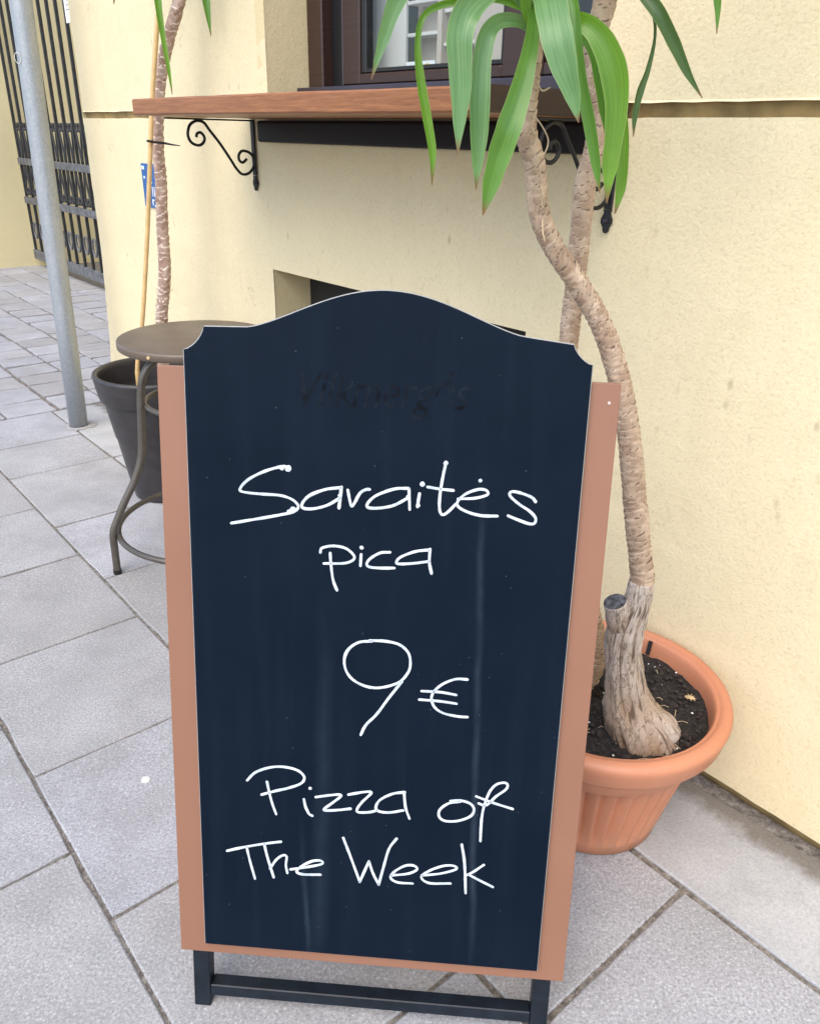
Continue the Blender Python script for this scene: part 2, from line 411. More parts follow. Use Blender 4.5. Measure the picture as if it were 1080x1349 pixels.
def bark(name, c0, c1, cd, crack=False):
    m, nt, b = mat(name); p = coords(nt)
    s, t = attr(nt, 'scar'), attr(nt, 'tone')
    n1 = tex(nt, p, 45, 5, 0.7); 
    mp = nt.nodes.new('ShaderNodeMapping'); mp.inputs['Scale'].default_value = (1, 1, 0.25); nt.links.new(p, mp.inputs[0])
    n2 = tex(nt, mp.outputs[0], 150, 4, 0.7)
    c = mixc(nt, t, c0, c1)
    c = mixc(nt, ramp(nt, n1, [(0.38, (0.12 if crack else 0.35,) * 3), (0.58, (0, 0, 0))]), c, tuple(x * 0.6 for x in c0))
    c = mixc(nt, ramp(nt, n2, [(0.33, (0.4,) * 3), (0.45, (0, 0, 0))]), c, cd)
    c = mixc(nt, ramp(nt, s, [(0.25, (0, 0, 0)), (0.75, (0.9,) * 3)]), c, cd)
    if crack:
        mq = nt.nodes.new('ShaderNodeMapping'); mq.inputs['Scale'].default_value = (1, 1, 0.3); nt.links.new(p, mq.inputs[0])
        for sc_, w_, k_ in ((34, 0.018, 0.75), (80, 0.022, 0.6)):
            cr_ = math_(nt, 'ABSOLUTE', math_(nt, 'SUBTRACT', tex(nt, mq.outputs[0], sc_, 3, 0.6), 0.5))
            c = mixc(nt, ramp(nt, cr_, [(0.0, (k_,) * 3), (w_, (0, 0, 0))]), c, cd)
    nt.links.new(c, b.inputs['Base Color']); b.inputs['Roughness'].default_value = 0.85
    n = bump(nt, b, n2, 0.5, 0.002); bump(nt, b, n1, 0.4, 0.003, n); return m
M_BARK = bark('tan yucca bark', (0.42, 0.29, 0.195), (0.62, 0.475, 0.345), (0.075, 0.043, 0.027))
M_BARK2 = bark('pinkish yucca bark', (0.36, 0.225, 0.165), (0.58, 0.44, 0.36), (0.82, 0.73, 0.63))
M_BASE = bark('grey woody base', (0.32, 0.215, 0.135), (0.49, 0.42, 0.36), (0.10, 0.065, 0.04), True)
M_CUT = simple('grey cut wood', (0.085, 0.085, 0.095), 0.9, nscale=90, var=0.8, bstr=0.8, spec=0.1)
M_BAMBOO = simple('bamboo cane', (0.58, 0.39, 0.17), 0.45, nscale=30, var=0.15, bstr=0.1)
def leaf_mat(name, dark, light, trans):
    m, nt, b = mat(name)
    ac, al = attr(nt, 'across'), attr(nt, 'along')
    cb = nt.nodes.new('ShaderNodeCombineXYZ'); nt.links.new(math_(nt, 'MULTIPLY', ac, 7.0), cb.inputs[0]); nt.links.new(math_(nt, 'MULTIPLY', al, 1.2), cb.inputs[1])
    oi = nt.nodes.new('ShaderNodeObjectInfo'); nt.links.new(math_(nt, 'MULTIPLY', oi.outputs['Random'], 30), cb.inputs[2])
    vein = tex(nt, cb.outputs[0], 2.0, 5, 0.6)
    c = ramp(nt, vein, [(0.3, dark), (0.7, light)])
    patch = tex(nt, coords(nt), 14, 3)
    c = mixc(nt, ramp(nt, patch, [(0.45, (0, 0, 0)), (0.75, (0.4,) * 3)]), c, tuple(min(1, x * 1.25) for x in light))
    edge = ramp(nt, math_(nt, 'ABSOLUTE', ac), [(0.9, (0, 0, 0)), (0.99, (0.4,) * 3)])
    c = mixc(nt, edge, c, (0.42, 0.47, 0.20))
    tip = ramp(nt, al, [(0.93, (0, 0, 0)), (0.985, (1, 1, 1))]); c = mixc(nt, tip, c, (0.20, 0.11, 0.05))
    nt.links.new(c, b.inputs['Base Color']); b.inputs['Roughness'].default_value = 0.34
    b.inputs['Specular IOR Level'].default_value = 0.55
    bump(nt, b, vein, 0.16, 0.0015)
    tr = nt.nodes.new('ShaderNodeBsdfTranslucent'); nt.links.new(mixc(nt, 1.0, c, (1.3, 1.55, 0.5), 'MULTIPLY'), tr.inputs[0])
    mx = nt.nodes.new('ShaderNodeMixShader'); mx.inputs[0].default_value = trans
    nt.links.new(b.outputs[0], mx.inputs[1]); nt.links.new(tr.outputs[0], mx.inputs[2])
    nt.links.new(mx.outputs[0], nt.nodes['Material Output'].inputs[0]); return m
M_LEAF = leaf_mat('green yucca leaf', (0.065, 0.165, 0.022), (0.125, 0.275, 0.04), 0.3)
M_LEAFSKY = leaf_mat('sky sheen yucca leaf', (0.085, 0.20, 0.065), (0.19, 0.34, 0.14), 0.25)  # pale bluish leaf: sky reflected on the gloss is put into the colour
M_LEAFY = leaf_mat('yellow green yucca leaf', (0.085, 0.20, 0.018), (0.165, 0.32, 0.035), 0.36)
M_LEAFD = leaf_mat('dull green yucca leaf', (0.04, 0.085, 0.022), (0.075, 0.14, 0.035), 0.2)
M_TABLE = simple('brown grey powder coat', (0.13, 0.098, 0.072), 0.42, 0.15, nscale=12, var=0.15, bstr=0.06)
M_TABLELEG = simple('grey brown tube steel', (0.105, 0.092, 0.078), 0.36, 0.45, nscale=30, var=0.15, bstr=0.05)
M_BLUE = simple('blue plate enamel', (0.02, 0.11, 0.32), 0.35, nscale=20, var=0.1, bstr=0)
M_WHITE = simple('white paint', (0.78, 0.79, 0.80), 0.5, nscale=30, var=0.05, bstr=0)
M_PAPER = simple('white paper', (0.82, 0.83, 0.86), 0.7, nscale=8, var=0.04, bstr=0.05)
M_INPALE = simple('pale interior panel', (0.62, 0.60, 0.57), 0.5, nscale=3, var=0.05, bstr=0)
M_INBEIGE = simple('beige interior panel', (0.50, 0.43, 0.36), 0.55, nscale=4, var=0.1, bstr=0)
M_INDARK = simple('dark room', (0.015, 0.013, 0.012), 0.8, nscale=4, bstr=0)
M_YELLOW = simple('yellow print', (0.75, 0.55, 0.08), 0.6, nscale=30, bstr=0)
M_SCREW = simple('pale screw head', (0.60, 0.50, 0.45), 0.4, 0.3, nscale=60, bstr=0)
M_GUM = simple('trodden white gum', (0.62, 0.62, 0.60), 0.6, nscale=90, bstr=0.2)
def glass():
    m, nt, b = mat('window glass'); nt.nodes.remove(b)
    t = nt.nodes.new('ShaderNodeBsdfTransparent'); t.inputs[0].default_value = (0.93, 0.95, 0.95, 1)
    g = nt.nodes.new('ShaderNodeBsdfGlossy'); g.inputs['Roughness'].default_value = 0.02
    f = nt.nodes.new('ShaderNodeLayerWeight'); f.inputs[0].default_value = 0.5
    fp = math_(nt, 'ADD', math_(nt, 'MULTIPLY', math_(nt, 'POWER', f.outputs['Facing'], 4.0), 0.7), 0.035)
    mx = nt.nodes.new('ShaderNodeMixShader'); nt.links.new(fp, mx.inputs[0])
    nt.links.new(t.outputs[0], mx.inputs[1]); nt.links.new(g.outputs[0], mx.inputs[2])
    nt.links.new(mx.outputs[0], nt.nodes['Material Output'].inputs[0]); return m
M_GLASS = glass()

# ------------------------------------------------------------------ ground, pavement, setts
g = structure(obj('ground', ([(-300, -300, -0.03), (300, -300, -0.03), (300, 300, -0.03), (-300, 300, -0.03)], [(0, 1, 2, 3)]), M_SAND))
PAVE_END = 4.10                                   # paving slabs end, setts begin
pavement = structure(obj('pavement', wbox(-2.6, PAVE_END, WALL - 0.02, 2.45, -0.05, -0.0042), M_SAND))

def slab_geo(u0, u1, n0, n1, seed, th=0.04, rough=0.0016, tilt=0.0015):
    """slab with a slightly chipped outline, small chamfer and a faint tilt"""
    rnd = random.Random(seed); K = 7
    ring = []
    def side(a, b):
        for k in range(K):
            t = k / K; ring.append((a[0] + (b[0]-a[0])*t, a[1] + (b[1]-a[1])*t))
    c = [(u0, n0), (u1, n0), (u1, n1), (u0, n1)]
    for i in range(4): side(c[i], c[(i+1) % 4])
    cu, cn = (u0+u1)/2, (n0+n1)/2
    tu, tn = rnd.uniform(-tilt, tilt), rnd.uniform(-tilt, tilt); h0 = rnd.uniform(-0.001, 0.001)
    def z(u, n): return h0 + tu * (u-cu)/0.25 + tn * (n-cn)/0.25
    V = []
    out = []
    for i, (u, n) in enumerate(ring):
        ins = rnd.uniform(0, rough) + (rnd.uniform(0.001, 0.004) if i % K == 0 else 0) + (rnd.uniform(0.002, 0.006) if rnd.random() < 0.06 else 0)
        du, dn_ = cu - u, cn - n; L = math.hypot(du, dn_)
        out.append((u + du/L*ins, n + dn_/L*ins))
    m = len(ring)
    for (u, n) in out: V.append(W(u, n, -th))
    for (u, n) in out: V.append(W(u, n, z(u, n) - 0.0025))
    for (u, n) in out:
        du, dn_ = cu - u, cn - n; L = math.hypot(du, dn_)
        V.append(W(u + du/L*0.0035, n + dn_/L*0.0035, z(u, n)))
    F = []
    for r_ in range(2):
        for i in range(m):
            j = (i+1) % m; F.append((r_*m+i, r_*m+j, (r_+1)*m+j, (r_+1)*m+i))
    F.append(tuple(2*m + i for i in range(m)))
    return V, F
def slab(name, mat_, parent, u0, u1, n0, n1, seed, gap=0.004, **kw):
    geo = slab_geo(u0 + gap, u1 - gap, n0 + gap, n1 - gap, seed, **kw)
    return obj(name, geo, mat_, parent, loc=W((u0+u1)/2, (n0+n1)/2, 0))
sd_ = 0
# courses between the joint lines; the measured cross joints come first, the others follow at the same pitch
courses = [(-1.11, -0.685, [3.315, 2.76, 2.293, 1.83, 1.37, 0.92, 0.462]),
           (-0.685, -0.238, [3.45, 2.966, 2.507, 2.022, 1.538, 1.088, 0.62]),
           (-0.238, 0.21, [3.62, 3.16, 2.69, 2.22, 1.75, 1.282, 0.81]),
           (0.21, 0.66, [3.4, 2.93, 2.46, 2.0, 1.53, 1.06, 0.6]),
           (0.66, 1.11, [3.62, 3.16, 2.69, 2.22, 1.75, 1.282, 0.81]),
           (1.11, 1.56, [3.4, 2.93, 2.46, 2.0, 1.53, 1.06, 0.6])]
for n0, n1, js in courses:
    js = list(js)
    while js[-1] > -2.2: js.append(js[-1] - 0.465)
    js = [PAVE_END] + ([PAVE_END - 0.42] if PAVE_END - js[0] > 0.7 else []) + js
    for k in range(len(js) - 1):
        sd_ += 1; slab('paving_slab', M_SLAB, pavement, js[k+1], js[k], n0, n1, sd_, gap=0.0026 if n0 > -1.0 else 0.0034)
# smooth concrete strip along the foot of the wall
js = [PAVE_END, 3.3, 2.5, 1.72, 0.93, 0.13, -0.7, -1.5, -2.3]
for k in range(len(js) - 1):
    sd_ += 1; slab('concrete_strip', M_STRIP, pavement, js[k+1], js[k], WALL + 0.012, -1.11, sd_, gap=0.005, rough=0.004)
# rough setts on the lane towards the gate
lane = structure(obj('lane', wbox(PAVE_END, 13.5, -6.0, 2.45, -0.06, -0.012), M_SAND))
cnt = 0
n_edge = [-2.62 + 0.245 * k for k in range(18)]
for r_, n0 in enumerate(n_edge):
    u = PAVE_END + 0.004; rr = random.Random(100 + r_)
    while u < 9.0:
        L = rr.uniform(0.17, 0.27) if u < 6.4 else rr.uniform(0.24, 0.36)
        p = to_px(W(u + L/2, n0 + 0.12, 0))
        if -45 < p[0] < 175 and p[1] > 330 and cnt < 298:
            cnt += 1; s = rr.uniform(-0.006, 0.006)
            slab('sett', M_SETT, lane, u, u + L, n0 + s, n0 + 0.245 + s, 500 + cnt, gap=rr.uniform(0.004, 0.008), th=0.03, rough=0.006, tilt=0.004)
        u += L
fill = []
for r_, n0 in enumerate(n_edge):
    u = PAVE_END + 0.004; rr = random.Random(900 + r_)
    while u < 9.0:
        L = rr.uniform(0.2, 0.3); p = to_px(W(u + L/2, n0 + 0.12, 0))
        if p[0] < -70 and p[0] > -600:
            cnt += 1; fill.append(slab_geo(u+.006, u+L-.006, n0+.006, n0+.239, 2000 + cnt, 0.03, 0.006, 0.003))
        u += L
if fill:
    o = obj('sett_paving', join(*fill), M_SETT, lane); o['kind'] = 'stuff'

# ------------------------------------------------------------------ the cafe building
cafe = thing('cafe_building', W(1.5, WALL - 0.4, 0), 'cream stucco cafe wall with a brown framed window and a low recess', 'building')
WU0, WU1, WZ0, WZ1 = 1.13, 2.322, 1.362, 2.75       # window opening
NU0, NU1, NZ0, NZ1 = 1.2257, 2.336, 0.50, 0.895     # low recess
UEND = 3.865
def lines(a, b, step, extra):
    n = int((b - a) / step); L = [a + (b - a) * i / n for i in range(n + 1)]
    for e in extra:
        L = [x for x in L if abs(x - e) > step * 0.45 or x in extra]; L.append(e)
    return sorted(set(L))
us = lines(-2.6, UEND, 0.045, (WU0, WU1, NU0, NU1, -2.6, UEND))
GZ0, GZ1 = 1.338, 1.3625
zs = lines(0.028, 4.2, 0.045, (WZ0, WZ1, NZ0, NZ1, GZ0, GZ1, GZ0 - 0.006, GZ1 + 0.004, 0.028, 4.2))
zs = sorted(set([z for z in zs if not (GZ0 + 0.001 < z < GZ1 - 0.001) and abs(z - WZ0) > 0.0002 or z == GZ1]))
WZ0 = GZ1
def wn_off(u, z):
    p = Vector((u, 0.3, z))
    o = 0.0022 * fbm(p, 2.2) + 0.0012 * fbm(p, 11)
    if z < 0.4: o += 0.012 * ((0.4 - z) / 0.4) ** 2 * max(0, min(1, (u - 2.0) / 2)) 
    if z > GZ1: o -= 0.004
    return o
def wu(u, z):
    if u > 3.6: return u + (0.14 * max(0, (0.9 - z) / 0.9) ** 1.6) * (u - 3.6) / (UEND - 3.6) + 0.006 * fbm(Vector((7, 3, z)), 5) * (u - 3.6) / (UEND - 3.6)
    return u
def wz(u, z):
    if abs(z - GZ0) < 1e-4 or abs(z - GZ1) < 1e-4: return z + 0.0035 * fbm(Vector((u, 5.0 if z == GZ0 else 9.0, 0)), 9, 4)
    if z < 0.03: return z + 0.006 * fbm(Vector((u, 2, 0)), 8, 4)
    return z
V, F, MI = [], [], []; idx = {}
def wv(u, z, d=0.0, key=None):
    k = (u, z, key)
    if k not in idx:
        idx[k] = len(V); V.append(W(wu(u, z), WALL + wn_off(u, z) + d, wz(u, z)))
    return idx[k]
def opening(u, z): return (WU0 < u < WU1 and WZ0 < z < WZ1) or (NU0 < u < NU1 and NZ0 < z < NZ1)
for i in range(len(us) - 1):
    for j in range(len(zs) - 1):
        uc, zc = (us[i] + us[i+1]) / 2, (zs[j] + zs[j+1]) / 2
        if opening(uc, zc): continue
        if GZ0 < zc < GZ1:                          # bare groove, set back
            a = [wv(us[i], zs[j]), wv(us[i+1], zs[j]), wv(us[i+1], zs[j+1]), wv(us[i], zs[j+1])]
            b = [wv(us[i], zs[j], -0.018, 'g'), wv(us[i+1], zs[j], -0.018, 'g'), wv(us[i+1], zs[j+1], -0.012, 'g'), wv(us[i], zs[j+1], -0.012, 'g')]
            F += [(a[1], a[0], b[0], b[1]), (b[1], b[0], b[3], b[2]), (b[2], b[3], a[3], a[2])]; MI += [0, 1, 1]
            continue
        F.append((wv(us[i+1], zs[j]), wv(us[i], zs[j]), wv(us[i], zs[j+1]), wv(us[i+1], zs[j+1]))); MI.append(0)
# underside, top, ends and the inside face close the wall
DB = -0.45
for i in range(len(us) - 1):
    a, b = wv(us[i], zs[0]), wv(us[i+1], zs[0])
    c, d = wv(us[i+1], zs[0], -0.03, 'b'), wv(us[i], zs[0], -0.03, 'b')
    F.append((a, b, c, d)); MI.append(0)
    e, f = len(V), len(V) + 1; V += [V[c] - Vector((0, 0, 0.09)), V[d] - Vector((0, 0, 0.09))]
    F.append((d, c, e, f)); MI.append(1)
for j in range(len(zs) - 1):                        # return face at the far corner
    a, b = wv(UEND, zs[j]), wv(UEND, zs[j+1])
    c, d = len(V), len(V) + 1; V += [V[a] - NW * 6.0 , V[b] - NW * 6.0]
    F.append((a, c, d, b)); MI.append(0)
wall = obj('wall', (V, F, MI), [M_WALL, M_GROOVE], cafe)
# reveals and closing faces of the openings (thick wall pieces)
def reveal(u0, u1, z0, z1, d, names):
    for nm in names:
        if nm == 'l': geo = wbox(u1 + 0.0015, u1 + 0.05, WALL - d, WALL - 0.0045, z0 - 0.02, z1 + 0.02)
        if nm == 'r': geo = wbox(u0 - 0.05, u0 - 0.0015, WALL - d, WALL - 0.0045, z0 - 0.02, z1 + 0.02)
        if nm == 't': geo = wbox(u0 - 0.0015, u1 + 0.0015, WALL - d, WALL - 0.0045, z1 + 0.001, z1 + 0.05)
        if nm == 'b': geo = wbox(u0 - 0.0015, u1 + 0.0015, WALL - d, WALL - 0.0045, z0 - 0.05, z0 - 0.001)
        obj('reveal', geo, M_REVEAL, cafe)
reveal(WU0, WU1, WZ0, WZ1, 0.30, 'lrt'); reveal(NU0, NU1, NZ0, NZ1, 0.142, 'lrtb')
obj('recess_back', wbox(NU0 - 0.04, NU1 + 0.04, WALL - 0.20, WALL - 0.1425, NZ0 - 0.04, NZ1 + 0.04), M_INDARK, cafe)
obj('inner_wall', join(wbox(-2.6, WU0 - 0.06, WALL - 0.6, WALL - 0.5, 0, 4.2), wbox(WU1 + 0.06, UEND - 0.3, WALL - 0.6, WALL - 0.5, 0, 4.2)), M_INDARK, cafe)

# window
WP = WALL - 0.149
win = obj('window', join(wbox(2.243, 2.3205, WP - 0.06, WP, 1.40, 2.74, 0.004), wbox(WU0 + 0.0015, 1.205, WP - 0.06, WP, 1.40, 2.74, 0.004),
                         wbox(1.207, 2.241, WP - 0.06, WP - 0.004, 2.67, 2.74, 0.004), wbox(1.207, 2.241, WP - 0.06, WP - 0.003, 1.39, 1.425, 0.004)), M_WINWOOD, cafe)
obj('window_sill', wbox(WU0 + 0.004, WU1 - 0.004, WP + 0.004, WP + 0.045, 1.392, 1.4235, 0.004, 2), M_SILL, win)
def sash(u0, u1, z0, z1, w):
    s = obj('sash', join(wbox(u1 - w, u1, WP - 0.05, WP - 0.012, z0, z1, 0.004), wbox(u0, u0 + w, WP - 0.05, WP - 0.012, z0, z1, 0.004),
            wbox(u0 + w + 0.001, u1 - w - 0.001, WP - 0.05, WP - 0.013, z0, z0 + 0.028, 0.004), wbox(u0 + w + 0.001, u1 - w - 0.001, WP - 0.05, WP - 0.013, z1 - w, z1, 0.004)), M_WINWOOD, win)
    return s
sash(1.432, 2.158, 1.428, 2.665, 0.082)
sash(1.215, 1.426, 1.428, 2.665, 0.04)
def gasket(u0, u1, z0, z1, w=0.022):
    obj('gasket', join(wbox(u1 - w, u1, WP - 0.046, WP - 0.018, z0, z1, 0.003), wbox(u0, u0 + w * 0.4, WP - 0.046, WP - 0.018, z0, z1, 0.002),
        wbox(u0 + w * 0.4, u1 - w, WP - 0.046, WP - 0.018, z0, z0 + 0.012, 0.003)), M_RUBBER, win)
gasket(1.5155, 2.0745, 1.4565, 2.58)
obj('pane', wbox(1.5155, 2.0745, WP - 0.038, WP - 0.032, 1.457, 2.582), M_GLASS, win)
obj('pane', wbox(1.2555, 1.3855, WP - 0.038, WP - 0.032, 1.457, 2.624), M_GLASS, win)
obj('hinge_gap_shade', wbox(2.160, 2.241, WP - 0.055, WP - 0.036, 1.427, 2.668), M_RUBBER, win)  # black strip standing in for the shade in the gap beside the sash
obj('hinge_rod', tube([W(2.172, WP - 0.026, 1.43), W(2.172, WP - 0.026, 2.66)], 0.0045, 8), M_SILL, win)
# room behind the window
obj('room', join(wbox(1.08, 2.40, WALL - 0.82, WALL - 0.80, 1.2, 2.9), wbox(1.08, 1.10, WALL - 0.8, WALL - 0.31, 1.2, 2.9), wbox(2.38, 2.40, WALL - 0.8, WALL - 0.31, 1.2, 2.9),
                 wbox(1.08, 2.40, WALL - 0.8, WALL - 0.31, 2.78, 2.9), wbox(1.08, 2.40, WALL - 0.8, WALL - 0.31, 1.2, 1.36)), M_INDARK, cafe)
CB = WP - 0.11
cab = thing('shelf_unit', W(1.85, CB - 0.05, 1.36), 'pale panelled shelf unit standing behind the window glass', 'cabinet')
ul = [on_plane((x, 40), W(0, CB, 0), NW).dot(A) for x in (470, 534, 578, 625, 690)]
obj('panel', wbox(ul[1], ul[0] + 0.08, CB - 0.012, CB, 1.37, 2.45, 0.002), M_INPALE, cab)
obj('panel', wbox(ul[4] - 0.05, ul[3], CB - 0.012, CB, 1.37, 2.45, 0.002), M_INBEIGE, cab)
obj('back_panel', wbox(ul[3] - 0.01, ul[1] + 0.02, CB - 0.075, CB - 0.063, 1.37, 2.45), M_INBEIGE, cab)
obj('post', wbox(ul[2] - 0.014, ul[2] + 0.004, CB - 0.06, CB + 0.004, 1.372, 2.44, 0.002), M_INBEIGE, cab)
for z in (1.447, 1.548, 1.625, 1.75, 1.9, 2.1):
    obj('shelf', wbox(ul[2] + 0.006, ul[1] - 0.002, CB - 0.06, CB - 0.004, z, z + 0.009, 0.001), M_INPALE, cab)
    obj('shelf', wbox(ul[3] + 0.002, ul[2] - 0.016, CB - 0.06, CB - 0.004, z - 0.03, z - 0.021, 0.001), M_INPALE, cab)
card = tag(obj('picture_card', wbox(ul[2] + 0.012, ul[1] - 0.006, CB - 0.003, CB + 0.001, 1.457, 1.487), M_PAPER, loc=W(ul[1] - 0.05, CB, 1.457)), 'small white card with a yellow spot propped behind the window', 'card')
obj('yellow_spot', lathe(W(ul[2] + 0.042, CB + 0.0015, 1.472), [(0.0001, 0.0), (0.011, 0.0)], 16), M_YELLOW, card)
sp = card.children[0]
for v in sp.data.vertices:
    d = v.co.copy() + Vector(sp.location); 
c0 = W(ul[2] + 0.042, CB + 0.0018, 1.472) - Vector(card.location)
for i, v in enumerate(sp.data.vertices):
    a = 2 * math.pi * (i % 16) / 16; r_ = (0.0005 if i < 16 else 0.011 + 0.002 * math.sin(3 * a))
    v.co = c0 + A * (r_ * math.cos(a)) + Vector((0, 0, 0.9 * r_ * math.sin(a)))

# ------------------------------------------------------------------ shelf on scroll brackets
SH0, SH1, SZ0, SZ1, SD = 1.02, 2.425, 1.336, 1.377, 0.375
shelf = thing('wall_shelf', W(1.72, WALL, 1.336), 'brown varnished wooden bar shelf on black scroll brackets below the window', 'shelf')
def shelf_board():
    bm = bmesh.new(); n = 60; secs = []
    for i in range(n + 1):
        u = SH0 + (SH1 - SH0) * i / n
        w = 0.0025 * fbm(Vector((u, 1, 2)), 2.0)
        r_ = 0.004
        sec = [(WALL + 0.006, SZ0), (WALL + SD - r_, SZ0 + w), (WALL + SD, SZ0 + r_ + w), (WALL + SD, SZ1 - r_ + w), (WALL + SD - r_, SZ1 + w), (WALL + 0.006, SZ1)]
        secs.append([bm.verts.new(W(u, a_, z_)) for a_, z_ in sec])
    for i in range(n):
        for k in range(6):
            l = (k + 1) % 6; bm.faces.new((secs[i][k], secs[i][l], secs[i+1][l], secs[i+1][k]))
    f0 = bm.faces.new(secs[0]); f1 = bm.faces.new(secs[-1])
    bmesh.ops.recalc_face_normals(bm, faces=bm.faces)
    fi = [f.material_index for f in bm.faces]
    fi[-1] = 1; fi[-2] = 1
    V, F = bm_geo(bm); return V, F, fi
obj('board', shelf_board(), [M_WOOD, M_ENDWOOD], shelf)
def chip(u, n, z, s):
    rr = random.Random(int(u * 1000)); pts = []
    for k in range(7):
        a = 2 * math.pi * k / 7; q = s * rr.uniform(0.6, 1.2); pts.append(W(u + q * math.cos(a), n, z + 0.55 * q * math.sin(a)))
    return pts, [tuple(range(7))]
obj('batten', wbox(1.075, 2.335, WALL + 0.003, WALL + 0.034, 1.272, 1.331, 0.008, 2), M_BLACKWOOD, shelf)
def bracket(u0):
    root = obj('bracket', join(box8(lambda i, j, k: W(u0 - 0.009 + 0.018 * i, WALL + 0.004 + (0.006 if k else 0.006) * j, 1.175 + 0.1585 * k), 0.001),
                               box8(lambda i, j, k: W(u0 - 0.009 + 0.018 * i, WALL + 0.012 + 0.278 * j, 1.3285 + 0.0045 * k), 0.001)), M_IRON, shelf)
    # spear shaped foot of the wall bar
    prof = [(0.009, 1.174), (0.006, 1.168), (0.012, 1.157), (0.0125, 1.149), (0.006, 1.140), (0.0055, 1.134), (0.002, 1.130)]
    V, F = [], []
    for w_, z_ in prof:
        V += [W(u0 - w_, WALL + 0.004, z_), W(u0 + w_, WALL + 0.004, z_), W(u0 + w_, WALL + 0.010, z_), W(u0 - w_, WALL + 0.010, z_)]
    for i in range(len(prof) - 1):
        for k in range(4): l = (k + 1) % 4; F.append((i*4+k, i*4+l, (i+1)*4+l, (i+1)*4+k))
    F += [(0, 1, 2, 3), tuple(len(V) - 4 + k for k in range(4))]
    obj('finial', (V, F), M_IRON, root)
    sc = W(u0, WALL + 0.0105, 1.153)
    obj('screw', tube([sc, sc + NW * 0.003], [0.0055, 0.0042], 10), M_SILL, root)
    # scroll: S curve with rolled ends, in the plane across the wall
    P = [(0.198, 1.2819), (0.195, 1.2918), (0.182, 1.2944), (0.1715, 1.2809), (0.1779, 1.2664), (0.1946, 1.26), (0.2158, 1.268), (0.2245, 1.2882), (0.217, 1.3126), (0.2001, 1.324), (0.1853, 1.3262), (0.1688, 1.3207), (0.1533, 1.3017), (0.1215, 1.2648), (0.0893, 1.2205), (0.073, 1.1967), (0.0531, 1.1791), (0.0287, 1.1821), (0.011, 1.2007), (0.0092, 1.2248), (0.0229, 1.2406), (0.0478, 1.2456), (0.0607, 1.2334), (0.0593, 1.2183), (0.0478, 1.2126), (0.0336, 1.2226)]
    sm = catmull([W(u0, WALL + x, z) for x, z in P], 5)
    obj('scroll', tube(sm, 0.0042, 8), M_IRON, root, smooth=True)
    return root
bracket(2.405); bracket(1.032)

# ------------------------------------------------------------------ blue plate on the wall
plate = tag(obj('wall_plate', wbox(3.135, 3.292, WALL + 0.002, WALL + 0.006, 1.020, 1.180, 0.001), M_BLUE, loc=W(3.21, WALL + 0.002, 1.02)), 'small blue plate with white marks on the wall behind the bamboo cane', 'sign')
mk = []
def mark(u0, u1, z0, z1): mk.append(wbox(u0, u1, WALL + 0.0066, WALL + 0.0072, z0, z1))
mark(3.262, 3.284, 1.158, 1.171); mark(3.262, 3.274, 1.125, 1.134)
for (a_, b_, c_, d_) in ((3.19, 3.215, 1.148, 1.156), (3.196, 3.222, 1.128, 1.136), (3.20, 3.225, 1.108, 1.120), (3.168, 3.174, 1.062, 1.098), (3.184, 3.190, 1.062, 1.098), (3.20, 3.206, 1.062, 1.098),
                         (3.150, 3.164, 1.150, 1.158), (3.150, 3.176, 1.05, 1.056), (3.196, 3.214, 1.046, 1.052), (3.206, 3.214, 1.030, 1.046), (3.18, 3.196, 1.026, 1.032)): mark(a_, b_, c_, d_)
for g_ in mk: obj('mark', g_, M_WHITE, plate)

# ------------------------------------------------------------------ gate, neighbouring house, pole
GN, GU1, GU0 = -2.56, 8.99, 5.0
gate = thing('iron_gate', W(8.0, GN, 0), 'tall black wrought iron gate with scroll ornaments closing the lane', 'gate')
def grail(z0, z1, m): 
    return obj('rail', wbox(GU0, GU1, GN - 0.02, GN + 0.02, z0, z1, 0.003), m, gate)
grail(0.965, 1.025, M_GATER); grail(0.610, 0.672, M_GATER); grail(0.075, 0.165, M_GATER); grail(2.72, 2.78, M_GATE)
bar0 = None; sc0 = None; k = 0
ub = GU1 - 0.03
def curve_g(pts, r_=0.0085): return tube([W(u, n, z) for u, n, z in pts], r_, 6)
while ub > GU0:
    ref = W(ub, GN, 0)
    if bar0 is None:
        bar0 = obj('bar', join(wbox(ub - 0.012, ub + 0.012, GN - 0.012, GN + 0.012, 1.027, 2.718), wbox(ub - 0.009, ub + 0.009, GN - 0.012, GN + 0.012, 0.674, 0.963), wbox(ub - 0.009, ub + 0.009, GN - 0.012, GN + 0.012, 0.167, 0.608)), M_GATE, gate, loc=ref)
        def scroll(sg, up):
            z0, z1 = (1.027, 1.34) if up else (0.963, 0.69)
            s_ = 1 if up else -1; P = []
            for t in [i / 10 for i in range(11)]:
                P.append((ub - 0.1 + sg * (0.012 + 0.05 * t ** 1.5), GN, z0 + (z1 - z0) * 0.85 * t))
            cx, cz = P[-1][0] - sg * 0.034, P[-1][2]
            for i in range(1, 15):
                a = R(24) * i; q = 0.034 * (1 - i / 22); P.append((cx + sg * q * math.cos(a), GN, cz + s_ * q * 1.25 * math.sin(a)))
            return curve_g(P)
        sc0 = [obj('scroll', scroll(sg, up), M_GATE, gate, smooth=True, loc=ref) for sg in (1, -1) for up in (True, False)]
        hoop = [(ub - 0.1 + 0.045 * math.cos(R(20 * i)), GN, 0.36 + 0.075 * math.sin(R(20 * i))) for i in range(18)]
        sc0.append(obj('hoop', tube([W(*p) for p in hoop], 0.009, 6, closed=True), M_GATER, gate, smooth=True, loc=ref))
    else:
        for src in [bar0] + sc0:
            c = src.copy(); link(c); c.parent = gate; c.location = src.location + (ref - W(GU1 - 0.03, GN, 0))
    ub -= 0.2
